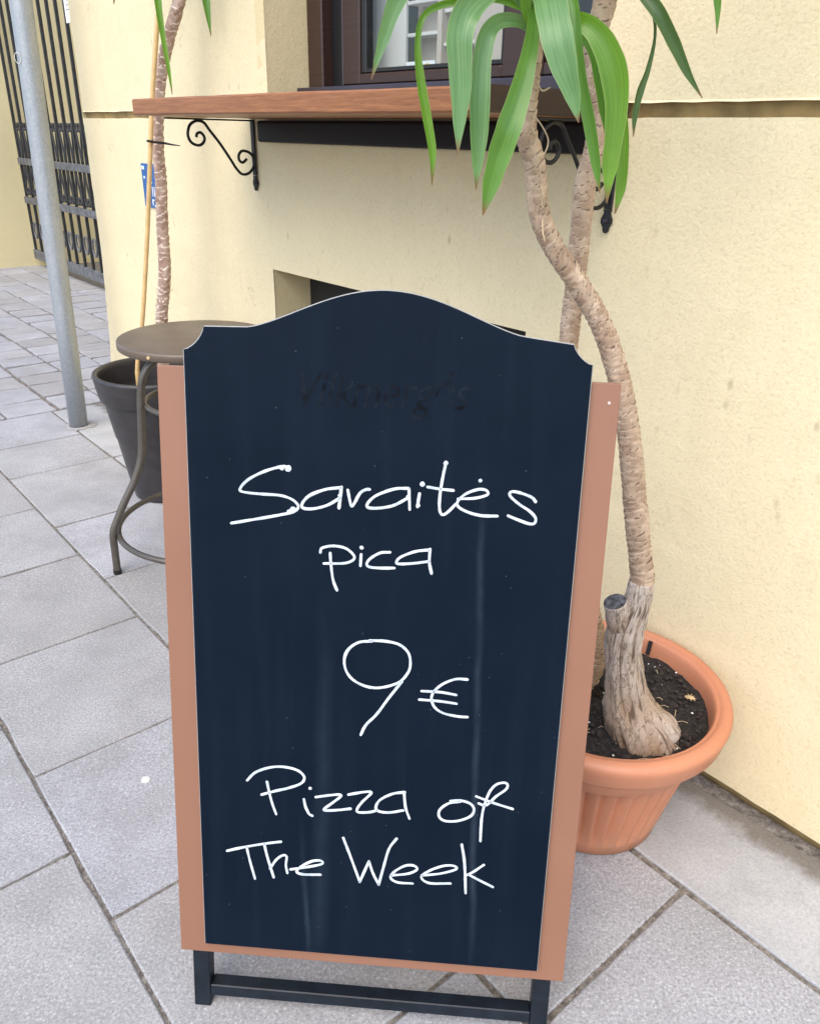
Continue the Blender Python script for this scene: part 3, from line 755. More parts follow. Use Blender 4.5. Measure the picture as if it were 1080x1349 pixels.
notice = tag(obj('paper_notice', wbox(6.90, 7.10, GN + 0.021, GN + 0.025, 2.02, 2.32), M_PAPER, loc=W(7.0, GN + 0.02, 2.02)), 'white paper notice fixed to the iron gate', 'notice')
obj('print', join(*[wbox(6.93 + 0.01 * (i % 2), 7.07 - 0.015 * (i % 3), GN + 0.0256, GN + 0.026, 2.10 + 0.03 * i, 2.106 + 0.03 * i) for i in range(6)]), M_SILL, notice)
house = thing('neighbouring_house', W(10, -2, 0), 'pale yellow stucco house wall on the far side of the gate', 'building')
NH = 9.02
V, F = [], []
zz = [0, 0.06, 0.5, 1.0, 1.5, 2.2, 3.0, 5.2]; nn_ = [-1.35 - 0.33 * i for i in range(21)]
obj('wall', wbox(NH, NH + 4.0, -8.0, -1.35, -0.02, 5.2, 0.01), M_WALL2, house)
back = tag(obj('courtyard_wall', wbox(3.9, 9.0, -6.3, -6.0, -0.02, 4.5), M_WALL2, loc=W(6, -6, 0)), 'plain yellow courtyard wall behind the iron gate', 'wall')

pb = on_z((104, 561)); ptop = on_y((26, -10), pb.y)
pdir = (ptop - pb).normalized(); pole = thing('steel_pole', pb, 'galvanised grey steel pole standing in the paving near the dark flowerpot', 'pole')
obj('shaft', tube([pb + pdir * t for t in (-0.01, 0.5, 1.0, 1.5, 2.0, 2.6, 3.0)], 0.0425, 32), M_GALV, pole, smooth=True)
rr = random.Random(5)
V, F = [], []
mo = []
for k in range(28):
    a = 2 * math.pi * k / 28; mo.append((math.cos(a), math.sin(a), rr.uniform(0.85, 1.35)))
V = [pb + Vector((x * 0.044, y * 0.044, 0.006)) for x, y, q in mo] + [pb + Vector((x * 0.066 * q, y * 0.062 * q, 0.0015)) for x, y, q in mo]
F = [(k, (k + 1) % 28, 28 + (k + 1) % 28, 28 + k) for k in range(28)]
obj('mortar_collar', (V, F), M_SETT, pole)
ring_c = on_y((29.5, 77), pb.y) + Vector((0, -0.043, 0))
obj('scratch_ring', tube([ring_c + Vector((0.012 * math.cos(R(24 * i)), 0.001, 0.019 * math.sin(R(24 * i)))) for i in range(15)], 0.0013, 5, closed=True), M_INPALE, pole)

# ------------------------------------------------------------------ sandwich board
SO = Vector((-0.0502, 0.8078, 0)); SYAW, LEAN = -0.0661, 0.2008
SHX = Vector((math.cos(SYAW), math.sin(SYAW), 0)); SB = Vector((-math.sin(SYAW), math.cos(SYAW), 0))
SUP = Vector((0, 0, math.cos(LEAN))) + SB * math.sin(LEAN); SN = SB * math.cos(LEAN) - Vector((0, 0, math.sin(LEAN)))
def L(u, v, w=0.0): return SO + SHX * u + SUP * v + SN * w           # plane of the legs
PK, PU, PV, PW = 0.9871, 0.1035, 1.114, -0.0135                       # the panel stands proud of the legs
def S(u, v, w=0.0): return L(PU + (u - PU) * PK, PV + (v - PV) * PK, w + PW)
sign = thing('sandwich_board', SO, 'navy chalkboard sandwich sign in a terracotta brown frame with white handwriting', 'sign')
def sbox(u0, u1, v0, v1, w0, w1, bevel=0.0, seg=1):
    U, Vv, Ww = (u0, u1), (v0, v1), (w0, w1); return box8(lambda i, j, k: S(U[i], Vv[j], Ww[k]), bevel, seg)
frame = obj('frame_panel', sbox(-0.3054, 0.3054, 0.1075, 1.0376, 0.0, 0.012, 0.0012, 2), M_COPPER, sign)
for su in (-1, 1):
    for vv in (1.012,) if su > 0 else ():
        obj('screw', tube([S(su * 0.292, vv, 0.0), S(su * 0.292, vv, -0.0012)], [0.0024, 0.0018], 10), M_SCREW, frame)
# chalkboard outline
ol = [(-0.2635, 0.130)]
ol.append((-0.2665, 1.060))
for k in range(1, 7):                                # scooped corner, hollow outwards
    a = R(90) * k / 7
    ol.append((-0.238 - 0.0285 * math.cos(a), 1.060 + 0.0315 * (1 - math.cos(a)) * 0.55 + 0.0315 * 0.45 * k / 7))
    ol[-1] = (-0.2665 + 0.0285 * math.sin(a) * 0.62 + 0.0285 * 0.38 * k / 7, 1.060 + 0.0315 * (1 - math.cos(a)) * 0.62 + 0.0315 * 0.38 * k / 7)
ol.append((-0.238, 1.0915))
for k in range(41):
    u = -0.18 + 0.36 * k / 40; ol.append((u, 1.0925 + 0.0515 * (0.5 * (1 + math.cos(math.pi * u / 0.18))) ** 0.68))
ol += [(-u, v) for u, v in reversed(ol[:8 + 0])]
def board_geo():
    n = len(ol); bm = bmesh.new(); cu_, cv_ = 0.0, 0.6; inn = []
    for i in range(n):
        a, b = ol[i - 1], ol[(i + 1) % n]; t = Vector((b[0] - a[0], b[1] - a[1], 0)).normalized(); q = Vector((t.y, -t.x, 0))
        if q.x * (cu_ - ol[i][0]) + q.y * (cv_ - ol[i][1]) < 0: q = -q
        inn.append((ol[i][0] + q.x * 0.0013, ol[i][1] + q.y * 0.0013))
    f = [bm.verts.new((u, v, -0.0078)) for u, v in inn]; m_ = [bm.verts.new((u, v, -0.0066)) for u, v in ol]; b = [bm.verts.new((u, v, -0.0012)) for u, v in ol]
    bm.faces.new(f); bm.faces.new(list(reversed(b)))
    for i in range(n):
        j = (i + 1) % n; bm.faces.new((f[i], m_[i], m_[j], f[j])); bm.faces.new((m_[i], b[i], b[j], m_[j]))
    for i, q in enumerate(bm.faces): q.material_index = 0 if i == 0 else 1
    bmesh.ops.recalc_face_normals(bm, faces=bm.faces)
    fi = [q.material_index for q in bm.faces]; V, F = bm_geo(bm)
    return ([S(p.x, p.y, p.z) for p in V], F, fi), [p.x for p in V], [p.y for p in V]
bg, bu, bv = board_geo()
board = obj('chalkboard', bg, [M_BOARD, M_PLYEDGE], sign, attrs={'bu': bu, 'bv': bv})
# front and rear legs, square steel tube, feet flat on the ground
def leg(u0, u1, p_top, p_bot, dv):
    """square tube from p_top to the ground; p_* = functions of u giving points on the front face; dv = thickness vector"""
    def c(i, j, k):
        u = (u0, u1)[i]; a = (p_top if k else p_bot)(u) + dv * j
        if not k: a = Vector((a.x, a.y, 0.0))
        return a
    return box8(c, 0.0015)
for u0, u1 in ((-0.2865, -0.2595), (0.2595, 0.2865)):
    obj('leg', leg(u0, u1, lambda u: L(u, 1.01, 0.0), lambda u: L(u, 0.0, 0.0), SN * 0.026), M_NAVY, sign)
obj('crossbar', box8(lambda i, j, k: L((-0.2592, 0.2592)[i], (0.0215, 0.0425)[k], (0.0006, 0.0255)[j]), 0.0015), M_NAVY, sign)
RD = 0.315                                            # rear feet, metres behind the front feet
def rear(u, t, w=0.0):
    a = SO + SHX * u + SB * RD; b = L(u, 1.0, 0.034); p = a + (b - a) * t
    return p + SB * w
for u0, u1 in ((-0.225, -0.199), (0.199, 0.225)):
    obj('rear_leg', leg(u0, u1, lambda u: rear(u, 0.98), lambda u: rear(u, 0.0), SB * 0.024), M_NAVY, sign)
obj('rear_crossbar', box8(lambda i, j, k: rear((-0.1985, 0.1985)[i], (0.05, 0.075)[k], 0.001 + 0.022 * j), 0.0015), M_NAVY, sign)
obj('rear_panel', box8(lambda i, j, k: rear((-0.235, 0.235)[i], (0.13, 0.97)[k], 0.0255 + 0.008 * j), 0.001), M_COPPER, sign)
for su in (-0.15, 0.15):
    obj('hinge', tube([L(su - 0.03, 1.0, 0.030), L(su + 0.03, 1.0, 0.030)], 0.005, 8), M_NAVY, sign)

# handwriting, traced as strokes on the board
def sp_px(px):
    p = on_plane(px, S(0, 0, -0.0078), SN) - SO
    return PU + (p.dot(SHX) - PU) / PK, PV + (p.dot(SUP) - PV) / PK
rw = random.Random(3)
def stroke(pts, r_=0.0020, closed=False):
    P = [Vector((*sp_px(p), 0)) for p in pts]
    if len(P) == 1: P = [P[0], P[0] + Vector((0.0006, 0.0008, 0))]
    C = catmull(P, 7); n = len(C); V, F = [], []
    base = r_ * rw.uniform(0.95, 1.05)
    # rounded start and end
    t0 = (C[0] - C[1]).normalized(); t1 = (C[-1] - C[-2]).normalized()
    Q = [C[0] + t0 * base * 0.95, C[0] + t0 * base * 0.6] + C + [C[-1] + t1 * base * 0.6, C[-1] + t1 * base * 0.95]
    Rr = [base * 0.25, base * 0.78] + [base * (1 + 0.24 * noise.noise(Vector((c.x * 60, c.y * 60, 3))) + 0.12 * noise.noise(Vector((c.x * 300, c.y * 300, 3)))) for c in C] + [base * 0.78, base * 0.25]
    for i, c in enumerate(Q):
        a = Q[max(i-1, 0)]; b = Q[min(i+1, len(Q)-1)]; t = (b - a).normalized(); s = Vector((-t.y, t.x, 0))
        for w_, h in ((-1, 0.00005), (-0.8, 0.00055), (0.8, 0.00055), (1, 0.00005)):
            p = c + s * (Rr[i] * w_); V.append(S(p.x, p.y, -0.0079 - h))
    for i in range(len(Q) - 1):
        for k in range(3): F.append((i*4+k, i*4+k+1, (i+1)*4+k+1, (i+1)*4+k))
    return V, F
def blob(px, r_):
    u, v = sp_px(px); V = [S(u, v, -0.0089)]; n = 14
    for k in range(n):
        a = 2 * math.pi * k / n; q = r_ * rw.uniform(0.9, 1.1); V.append(S(u + q * math.cos(a), v + q * math.sin(a), -0.00795))
    return V, [(0, 1 + k, 1 + (k + 1) % n) for k in range(n)]
def word(ox, oy, strokes, blobs=(), letters=()):
    """letters: how many strokes each letter takes; a blob joins the letter nearest to it"""
    k = 1 / 2.16; i = 0; groups = []
    for n_ in letters: groups.append(strokes[i:i + n_]); i += n_
    bl = [[] for _ in groups]
    for x, y, r_ in blobs:
        d = [min(math.hypot(x - q[0], y - q[1]) for s_ in g_ for q in s_) for g_ in groups]; bl[d.index(min(d))].append((x, y, r_))
    for g_, b_ in zip(groups, bl):
        geos = [stroke([(ox + x * k, oy + y * k) for x, y in s_]) for s_ in g_] + [blob((ox + x * k, oy + y * k), r_) for x, y, r_ in b_]
        obj('letter', join(*geos), M_CHALK, board)
word(260, 560, [
    [(262,122),(240,118),(190,132),(145,155),(122,180),(130,190),(180,196),(235,200),(270,212),(287,230),(280,243),(262,250),(200,262),(97,279)],
    [(408,178),(365,183),(320,200),(299,222),(301,236),(330,238),(370,228),(405,208)], [(410,176),(403,236)],
    [(428,185),(437,228),(445,225),(462,195),(478,184),(490,183)],
    [(600,180),(560,182),(510,200),(485,222),(487,235),(520,236),(560,228),(598,208)], [(602,181),(604,240)],
    [(632,195),(626,232)],
    [(707,108),(698,150),(690,200),(689,240),(697,255),(712,248),(735,225)], [(655,176),(690,182),(728,186)],
    [(742,210),(790,208),(825,198),(822,186),(800,183),(765,195),(742,215),(742,232),(770,248),(810,258),(853,259)],
    [(962,218),(950,205),(915,192),(893,190),(890,202),(915,225),(945,245),(962,265),(958,280),(940,280),(900,265),(884,258)]],
    [(258,123,0.0046), (240,122,0.0033), (272,240,0.0040), (262,247,0.0035), (640,168,0.0036), (805,158,0.0026), (707,108,0.0032), (628,228,0.003), (406,200,0.003), (600,205,0.003)], (1, 2, 1, 2, 1, 2, 1, 1))
word(260, 560, [
    [(350,362),(355,350),(385,344),(420,350),(443,368),(445,382),(420,393),(360,394)], [(378,364),(380,395),(386,440),(397,470)],
    [(466,368),(464,400)],
    [(548,362),(520,364),(492,380),(482,395),(490,404),(520,407),(560,407)],
    [(662,355),(620,360),(580,375),(567,388),(572,395),(610,394),(660,388)], [(662,353),(660,390),(666,422)]], [(467,349,0.0028)], (2, 1, 1, 2))
word(260, 800, [
    [(497,97),(460,100),(430,120),(418,150),(425,185),(450,212),(490,228),(530,228),(575,213),(600,185),(606,160),(600,130),(575,107),(535,97),(490,95)],
    [(582,212),(545,258),(510,305),(480,335),(465,363)]], (), (2,))
word(260, 800, [[(768,206),(735,205),(700,218),(675,238),(666,260),(675,285),(700,302),(740,311),(768,313)],
    [(638,239),(690,242),(736,250)], [(631,263),(690,268),(737,275)]], (), (3,))
word(260, 980, [
    [(142,104),(165,82),(205,68),(245,66),(285,76),(304,95),(295,113),(260,126),(220,135),(183,145)], [(198,108),(205,140),(213,170),(224,200)],
    [(303,158),(308,180),(318,200),(327,205)],
    [(337,152),(375,147),(402,145),(408,150),(385,168),(362,185),(365,190),(400,189),(436,185)],
    [(430,145),(470,138),(490,137),(493,143),(470,165),(455,185),(458,195),(490,195),(512,189)],
    [(590,138),(555,143),(520,160),(508,180),(515,192),(545,196),(585,190)], [(588,138),(592,180),(603,213)]], [(321,127,0.0026)], (2, 1, 1, 1, 2))
word(260, 980, [
    [(748,165),(715,170),(690,188),(688,208),(705,220),(740,220),(775,208),(787,190),(778,172),(750,162),(720,163)],
    [(793,150),(840,168),(897,186)],
    [(800,170),(822,175),(850,150),(878,130),(882,116),(870,111),(848,118),(830,140),(815,180),(808,220),(805,277)]], (), (1, 2))
word(260, 980, [
    [(85,305),(130,295),(190,285),(238,279)], [(140,293),(150,335),(164,384)], [(190,285),(200,325),(217,380)],
    [(207,355),(225,330),(243,318),(254,322),(252,345),(256,368)],
    [(265,358),(320,350),(355,342),(350,333),(325,335),(295,350),(283,364),(300,372),(350,373)]], (), (2, 2, 1))
word(260, 980, [
    [(415,268),(435,320),(462,393)], [(462,393),(488,335)], [(488,335),(500,370),(516,401)], [(516,401),(530,350),(545,300),(567,270)],
    [(552,375),(600,370),(625,358),(615,347),(590,348),(560,365),(550,382),(570,395),(612,398)],
    [(638,375),(690,370),(735,358),(730,348),(700,348),(660,362),(637,380),(660,397),(720,398)],
    [(752,287),(760,340),(763,425)], [(815,345),(785,365),(765,375)], [(770,372),(800,388),(840,408)]], (), (4, 1, 1, 3))
# faded older print near the top of the board
def ghost(text, px0, px1, height, shear, spacing=1.0):
    cu = bpy.data.curves.new('ghost', 'FONT'); cu.body = text; cu.size = 1.0; cu.shear = shear; cu.space_character = spacing
    t = bpy.data.objects.new('ghost', cu); link(t)
    me = bpy.data.meshes.new_from_object(t.evaluated_get(bpy.context.evaluated_depsgraph_get()))
    bpy.data.objects.remove(t)
    xs = [v.co.x for v in me.vertices]; x0, x1 = min(xs), max(xs)
    (ua, va), (ub_, vb) = sp_px(px0), sp_px(px1)
    V = [S(ua + (ub_ - ua) * (v.co.x - x0) / (x1 - x0), va + (vb - va) * (v.co.x - x0) / (x1 - x0) + v.co.y * height, -0.0081) for v in me.vertices]
    o = obj('faded_print', (V, [tuple(p.vertices) for p in me.polygons]), M_GHOST, board)
    bpy.data.meshes.remove(me); return o
ghost('Vilkmergės', (396, 534), (618, 540), 0.066, 0.32)

# ------------------------------------------------------------------ flowerpots
PC = Vector((0.398, 1.286, 0))
pot = thing('terracotta_flowerpot', PC, 'terracotta orange ribbed plastic flowerpot against the cream wall', 'flowerpot')
def flute(r, z, a):
    k = 36; t = (a * k / (2 * math.pi)) % 1.0
    e = max(0, min(1, (z - 0.028) / 0.012)) * max(0, min(1, (0.212 - z) / 0.012))
    pl = (t / 0.87) ** 0.75 if t < 0.87 else 1 - (t - 0.87) / 0.13
    return 1 - e * 0.085 * (1 - pl) + 0.002 * math.sin(3 * a + 1)
body = [(0.001, 0.003), (0.13, 0.0), (0.1415, 0.004), (0.1425, 0.022), (0.1455, 0.027), (0.149, 0.034), (0.158, 0.075), (0.170, 0.125), (0.181, 0.170), (0.190, 0.202), (0.1925, 0.210), (0.198, 0.216), (0.2055, 0.255), (0.2075, 0.268)]
obj('body', lathe(PC, body, 36 * 8, flute), M_TERRA, pot, smooth=True)
rimp = [(0.2070, 0.266), (0.2245, 0.2625), (0.2305, 0.2645), (0.2345, 0.271), (0.2395, 0.295), (0.2415, 0.302), (0.2420, 0.309), (0.2395, 0.3155), (0.2335, 0.3195), (0.2255, 0.3215), (0.2185, 0.3205), (0.2160, 0.3165), (0.2135, 0.3175), (0.2105, 0.3165), (0.2075, 0.311), (0.2045, 0.300), (0.200, 0.266)]
obj('rim', lathe(PC, rimp, 96), M_TERRA, pot, smooth=True)
def soil_geo(c, rad, z, amp, seed, rings=26, seg=90):
    V, F = [c + Vector((0, 0, z))], []
    for i in range(1, rings + 1):
        r_ = rad * i / rings
        for k in range(seg):
            a = 2 * math.pi * k / seg; p = Vector((r_ * math.cos(a), r_ * math.sin(a), seed))
            h = amp * fbm(p, 14, 4) + amp * 0.6 * fbm(p, 55, 3) - 0.006 * (i / rings) ** 3
            V.append(c + Vector((p.x, p.y, z + h)))
    for k in range(seg): F.append((0, 1 + k, 1 + (k + 1) % seg))
    for i in range(rings - 1):
        for k in range(seg):
            l = (k + 1) % seg; F.append((1+i*seg+k, 1+(i+1)*seg+k, 1+(i+1)*seg+l, 1+i*seg+l))
    return V, F
SOILZ = 0.286
obj('soil', soil_geo(PC, 0.2035, SOILZ, 0.008, 1.0), M_SOIL, pot)
def crumbs(c, rad, z, n, s0, s1, seed):
    rr = random.Random(seed); gs = []
    for k in range(n):
        a = rr.uniform(0, 2 * math.pi); r_ = rad * math.sqrt(rr.random()); s = rr.uniform(s0, s1)
        p = c + Vector((r_ * math.cos(a), r_ * math.sin(a), z + rr.uniform(-0.002, 0.004)))
        V = [p + Vector((x * s * rr.uniform(.6, 1.3), y * s * rr.uniform(.6, 1.3), w * s * rr.uniform(.5, 1.1))) for x, y, w in ((1,0,0),(-1,0,0),(0,1,0),(0,-1,0),(0,0,1),(0,0,-1))]
        gs.append((V, [(0,2,4),(2,1,4),(1,3,4),(3,0,4),(2,0,5),(1,2,5),(3,1,5),(0,3,5)]))
    return join(*gs)
o = obj('soil_crumbs', crumbs(PC, 0.19, SOILZ, 900, 0.002, 0.0075, 2), M_CRUMB, pot); o['kind'] = 'stuff'
o = obj('perlite_grains', crumbs(PC, 0.185, SOILZ + 0.004, 60, 0.0008, 0.003, 4), M_PERLITE, pot); o['kind'] = 'stuff'
# slot in the rim (dark watering slit)
sl = (on_z((873, 836), 0.300) - PC); az = math.atan2(sl.y, sl.x)
sr_ = Vector((math.cos(az), math.sin(az), 0)); st_ = Vector((-math.sin(az), math.cos(az), 0))
obj('slot', box8(lambda i, j, k: PC + st_ * (-0.004 + 0.008 * i) + sr_ * ((0.1965, 0.2025)[k] + (0.004 if k else 0.0035) * j) + Vector((0, 0, 0.285 + 0.03 * k))), M_INDARK, pot)
# straw and a dried leaf lying on the soil
dl = on_z((909, 920), SOILZ + 0.006)
dry = thing('dry_leaf', dl, 'small dry straw coloured leaf lying on dark potting soil', 'leaf')
V, F = [dl + Vector((0, 0, 0.005))], []
rr = random.Random(8)
for k in range(18):
    a = 2 * math.pi * k / 18; q = (0.014 if k % 2 else 0.006) * rr.uniform(0.8, 1.2); V.append(dl + Vector((q * math.cos(a), q * math.sin(a), rr.uniform(0.000, 0.004))))
F = [(0, 1 + k, 1 + (k + 1) % 18) for k in range(18)]
obj('blade', (V, F), M_DRY, dry)
rr = random.Random(11); gs = []
for k in range(26):
    a = rr.uniform(-2.4, 1.2); r_ = rr.uniform(0.10, 0.185); p = PC + Vector((r_ * math.cos(a), r_ * math.sin(a), SOILZ + 0.005)); b_ = rr.uniform(0, 6.28); L = rr.uniform(0.008, 0.028)
    d = Vector((math.cos(b_), math.sin(b_), rr.uniform(0, 0.2))) * L
    gs.append(tube([p - d / 2, p + Vector((0, 0, 0.003)), p + d / 2], 0.0007, 4))
o = obj('straw_bits', join(*gs), M_FIBRE, pot); o['kind'] = 'stuff'

BC = Vector((-0.962, 2.885, 0))
bpot = thing('dark_flowerpot', BC, 'dark charcoal plastic flowerpot standing behind the round bistro table', 'flowerpot')
obj('body', lathe(BC, [(0.001, 0.004), (0.118, 0.0), (0.127, 0.005), (0.135, 0.04), (0.170, 0.27), (0.186, 0.385), (0.19, 0.40)], 64), M_BLACKPOT, bpot, smooth=True)
ribs = [(0.19, 0.396), (0.204, 0.396), (0.2065, 0.401)] + [(0.207 + 0.012 * t + (0.0012 if i % 2 else 0), 0.405 + 0.065 * t) for i, t in enumerate([k / 12 for k in range(9)])] + [(0.2195, 0.475), (0.222, 0.484), (0.220, 0.491), (0.214, 0.494), (0.205, 0.492), (0.2015, 0.484), (0.199, 0.47), (0.188, 0.36), (0.17, 0.25)]
obj('rim', lathe(BC, ribs, 72), M_BLACKPOT, bpot, smooth=True)
obj('soil', soil_geo(BC, 0.187, 0.385, 0.008, 5.0, 14, 60), M_SOIL, bpot)

# ------------------------------------------------------------------ yucca plants
def trunk_geo(ctrl, radii, n, seg=26, ring=0.013, depth=0.10, seed=0, ragged=1.0, base=False):
    P = catmull(ctrl, n); Rr = interp(radii, n)
    # even resampling at about 2.2 mm
    Q, RQ, SQ = [P[0]], [Rr[0]], [0.0]; acc = 0.0; step = 0.0018; tot = 0.0
    for i in range(1, len(P)):
        d = (P[i] - P[i-1]).length; t = 0.0
        while acc + (d - t) >= step:
            t += step - acc; acc = 0.0; f = t / d
            Q.append(P[i-1].lerp(P[i], f)); RQ.append(Rr[i-1] * (1-f) + Rr[i] * f); tot += step; SQ.append(tot)
        acc += d - t
    fr = frames(Q); V, F, scar, tone = [], [], [], []
    m = len(Q)
    for i in range(m):
        t, s, b = fr[i]
        for k in range(seg):
            a = 2 * math.pi * k / seg; c_, s_ = math.cos(a), math.sin(a)
            w = noise.noise(Vector((c_ * 1.1, s_ * 1.1, SQ[i] * 22 + seed)))
            w2 = noise.noise(Vector((c_ * 2.3 + 5, s_ * 2.3, SQ[i] * 60 + seed)))
            ph = SQ[i] / ring + 0.8 * w + 0.34 * w2 * ragged + 0.25 * math.sin(a + SQ[i] * 9)
            fr_ = ph % 1.0; cell = math.floor(ph)
            h = noise.noise(Vector((cell * 3.7, c_ * 0.9, s_ * 0.9 + seed)))
            prof = (fr_ ** 0.7) * (1 if fr_ < 0.86 else (1 - fr_) / 0.14)
            r_ = RQ[i] * (1 + depth * (prof - 0.5) * (0.7 + 0.9 * abs(h)) + 0.05 * w + 0.025 * w2)
            V.append(Q[i] + (s * c_ + b * s_) * r_)
            brk = max(0.0, min(1.0, 1.0 + 1.6 * noise.noise(Vector((c_ * 2.0, s_ * 2.0, cell * 1.9 + seed))))); scar.append(brk * (max(0.0, 1 - abs(fr_ - 0.95) / 0.13) if fr_ > 0.5 else max(0.0, 1 - (fr_ + 0.05) / 0.13))); tone.append(max(0, min(1, 0.45 + 0.9 * h + 0.35 * w)))
    for i in range(m - 1):
        for k in range(seg):
            l = (k + 1) % seg; F.append((i*seg+k, i*seg+l, (i+1)*seg+l, (i+1)*seg+k))
    F.append(tuple((m-1)*seg + k for k in range(seg)))
    return (V, F), {'scar': scar, 'tone': tone}, Q
def leaf_geo(ctrl, widths, n=9, fold=0.16, twist=0.0, thick=None):
    P = catmull(ctrl, n); Wd = interp(widths, n); V, F, ac, al = [], [], [], []
    m = len(P); offs = (-1, -0.55, 0, 0.55, 1); prev = None
    for i in range(m):
        a, b = P[max(i-1, 0)], P[min(i+1, m-1)]; t = (b - a).normalized()
        view = (CAM - P[i]).normalized(); s = t.cross(view)
        if s.length < 0.12 and prev is not None: s = prev - t * prev.dot(t)
        s.normalize()
        if prev is not None:
            if s.dot(prev) < 0: s = -s
            s = (s * 0.55 + prev * 0.45); s = (s - t * s.dot(t)).normalized()
        prev = s.copy(); nrm = s.cross(t).normalized()
        if nrm.dot(view) < 0: nrm = -nrm
        tw = twist * (0.3 + 0.7 * i / (m - 1)) + 0.22 * noise.noise(P[i] * 7)
        s2 = s * math.cos(tw) + nrm * math.sin(tw); n2 = nrm * math.cos(tw) - s * math.sin(tw)
        hw = Wd[i] * 0.5 * (1 + 0.07 * noise.noise(P[i] * 40))
        for o_ in offs:
            V.append(P[i] + s2 * (hw * o_) + n2 * (hw * fold * (abs(o_) - 0.5) * 2 * 0.9)); ac.append(o_); al.append(i / (m - 1))
    for i in range(m - 1):
        for k in range(4): F.append((i*5+k, i*5+k+1, (i+1)*5+k+1, (i+1)*5+k))
    return (V, F), {'across': ac, 'along': al}
def px_leaf(plant, m, pts, widths, depths, fold=0.16, twist=0.0):
    """pts in the photograph with their distance into the scene (y); widths in photo pixels"""
    P = []; Wm = []
    for i, (p, w) in enumerate(zip(pts, widths)):
        y = depths[i] if isinstance(depths, (list, tuple)) else depths
        q = on_y(p, y); P.append(q); Wm.append(w * (q - CAM).dot(fwd) / FPX)
    geo, at = leaf_geo(P, Wm, fold=fold, twist=twist)
    return obj('leaf', geo, m, plant, smooth=True, attrs=at)
def fibres(plant, Q, i0, i1, n, seed, r_=0.016, L=0.03):
    rr = random.Random(seed)
    for k in range(n):
        c = Q[min(len(Q) - 1, rr.randint(i0, i1))]; a = rr.uniform(0, 6.28); d = Vector((math.cos(a), math.sin(a), 0))
        if d.dot(CAM - c) < -0.3: d = -d
        p = c + d * r_; q = p + d * rr.uniform(0.003, 0.012) + Vector((0, 0, rr.uniform(-L, L))); e = q + Vector((rr.uniform(-.012, .012), rr.uniform(-.012, .012), rr.uniform(-L, L * 0.4)))
        obj('fibre', tube(catmull([c + d * (r_ * 0.7), p, q, e], 4), [0.0011] * 12 + [0.0003], 4), M_FIBRE, plant)
def crown_extra(plant, heart, n, seed, mats, length=(0.3, 0.5), wid=0.04, up=0.35):
    """the rest of the tuft, rising above the picture's upper edge"""
    rr = random.Random(seed); made = 0; tries = 0
    while made < n and tries < 400:
        tries += 1
        a = rr.uniform(0, 6.28); el = rr.uniform(up, 1.35); L = rr.uniform(*length)
        d = Vector((math.cos(a), math.sin(a), 0)); P = []
        for k in range(6):
            t = k / 5; e = el - 0.75 * t * t
            P.append(heart + d * (0.012 + L * t * math.cos(el - 0.35 * t)) + Vector((0, 0, 0.03 + L * (t * math.sin(el) - 0.35 * t * t))))
        bad = False
        for p in P[2:]:
            q = to_px(p); nw = p.dot(NW)
            if q[1] > -25 and -60 < q[0] < 1140: bad = True
            if nw < WALL + 0.03 or p.y < 0.45: bad = True
        if bad: continue
        Wm = [wid * w for w in (0.5, 0.75, 1.0, 0.9, 0.55, 0.03)]
        geo, at = leaf_geo(P, Wm, fold=0.25, twist=rr.uniform(-0.6, 0.6))
        obj('leaf', geo, rr.choice(mats), plant, smooth=True, attrs=at); made += 1

# the yucca with the bent stem and thick grey foot
yb = on_z((848, 968), SOILZ); yb.z = SOILZ - 0.02
yuc = thing('yucca_plant', Vector((yb.x, yb.y, SOILZ)), 'yucca with bent tan stem and thick grey foot in the terracotta pot', 'plant')
foot = [on_y((848, 994), 1.18), on_y((842, 968), 1.18), on_y((833, 945), 1.182), on_y((828, 925), 1.185), on_y((824, 900), 1.188), on_y((821, 860), 1.19), on_y((823, 832), 1.19), on_y((833, 808), 1.188), on_y((841, 788), 1.186), on_y((845, 766), 1.188)]
def lump(ctrl, radii, n, seg, seed, amp):
    P = catmull(ctrl, n); Rr = interp(radii, n); fr = frames(P); V, F, sc, tn = [], [], [], []
    for i in range(len(P)):
        t, s, b = fr[i]
        for k in range(seg):
            a = 2 * math.pi * k / seg; c_, s_ = math.cos(a), math.sin(a)
            w = fbm(Vector((c_ * 2.4, s_ * 2.4, i * 0.09 * 7 / n + seed)), 1.0, 4); v = fbm(Vector((c_ * 7, s_ * 7, i * 0.10 * 7 / n + seed)), 1.0, 3)
            r_ = Rr[i] * (1 + amp * w + amp * 0.45 * v)
            V.append(P[i] + (s * c_ + b * s_) * r_); sc.append(max(0, min(1, -0.12 - 1.8 * v))); tn.append(max(0, min(1, 0.05 + 0.95 * i / len(P) + 0.45 * w)))
    m = len(P)
    for i in range(m - 1):
        for k in range(seg): l = (k + 1) % seg; F.append((i*seg+k, i*seg+l, (i+1)*seg+l, (i+1)*seg+k))
    F.append(tuple((m-1)*seg + k for k in range(seg)))
    return (V, F), {'scar': sc, 'tone': tn}
geo, at = lump(foot, [0.074, 0.0635, 0.0515, 0.0435, 0.036, 0.0300, 0.0320, 0.0270, 0.0225, 0.0203], 9, 96, 1.3, 0.13)
ft = obj('trunk_base', geo, M_BASE, yuc, smooth=True, attrs=at)
rootp = [on_y((852, 948), 1.185), on_y((872, 960), 1.168), on_y((888, 974), 1.158)]
geo, at = lump(rootp, [0.036, 0.029, 0.018], 8, 36, 4.0, 0.14); obj('root', geo, M_BASE, ft, smooth=True, attrs=at)
stc = on_y((816, 813), 1.184); tip_ = on_y((810, 793), 1.180)
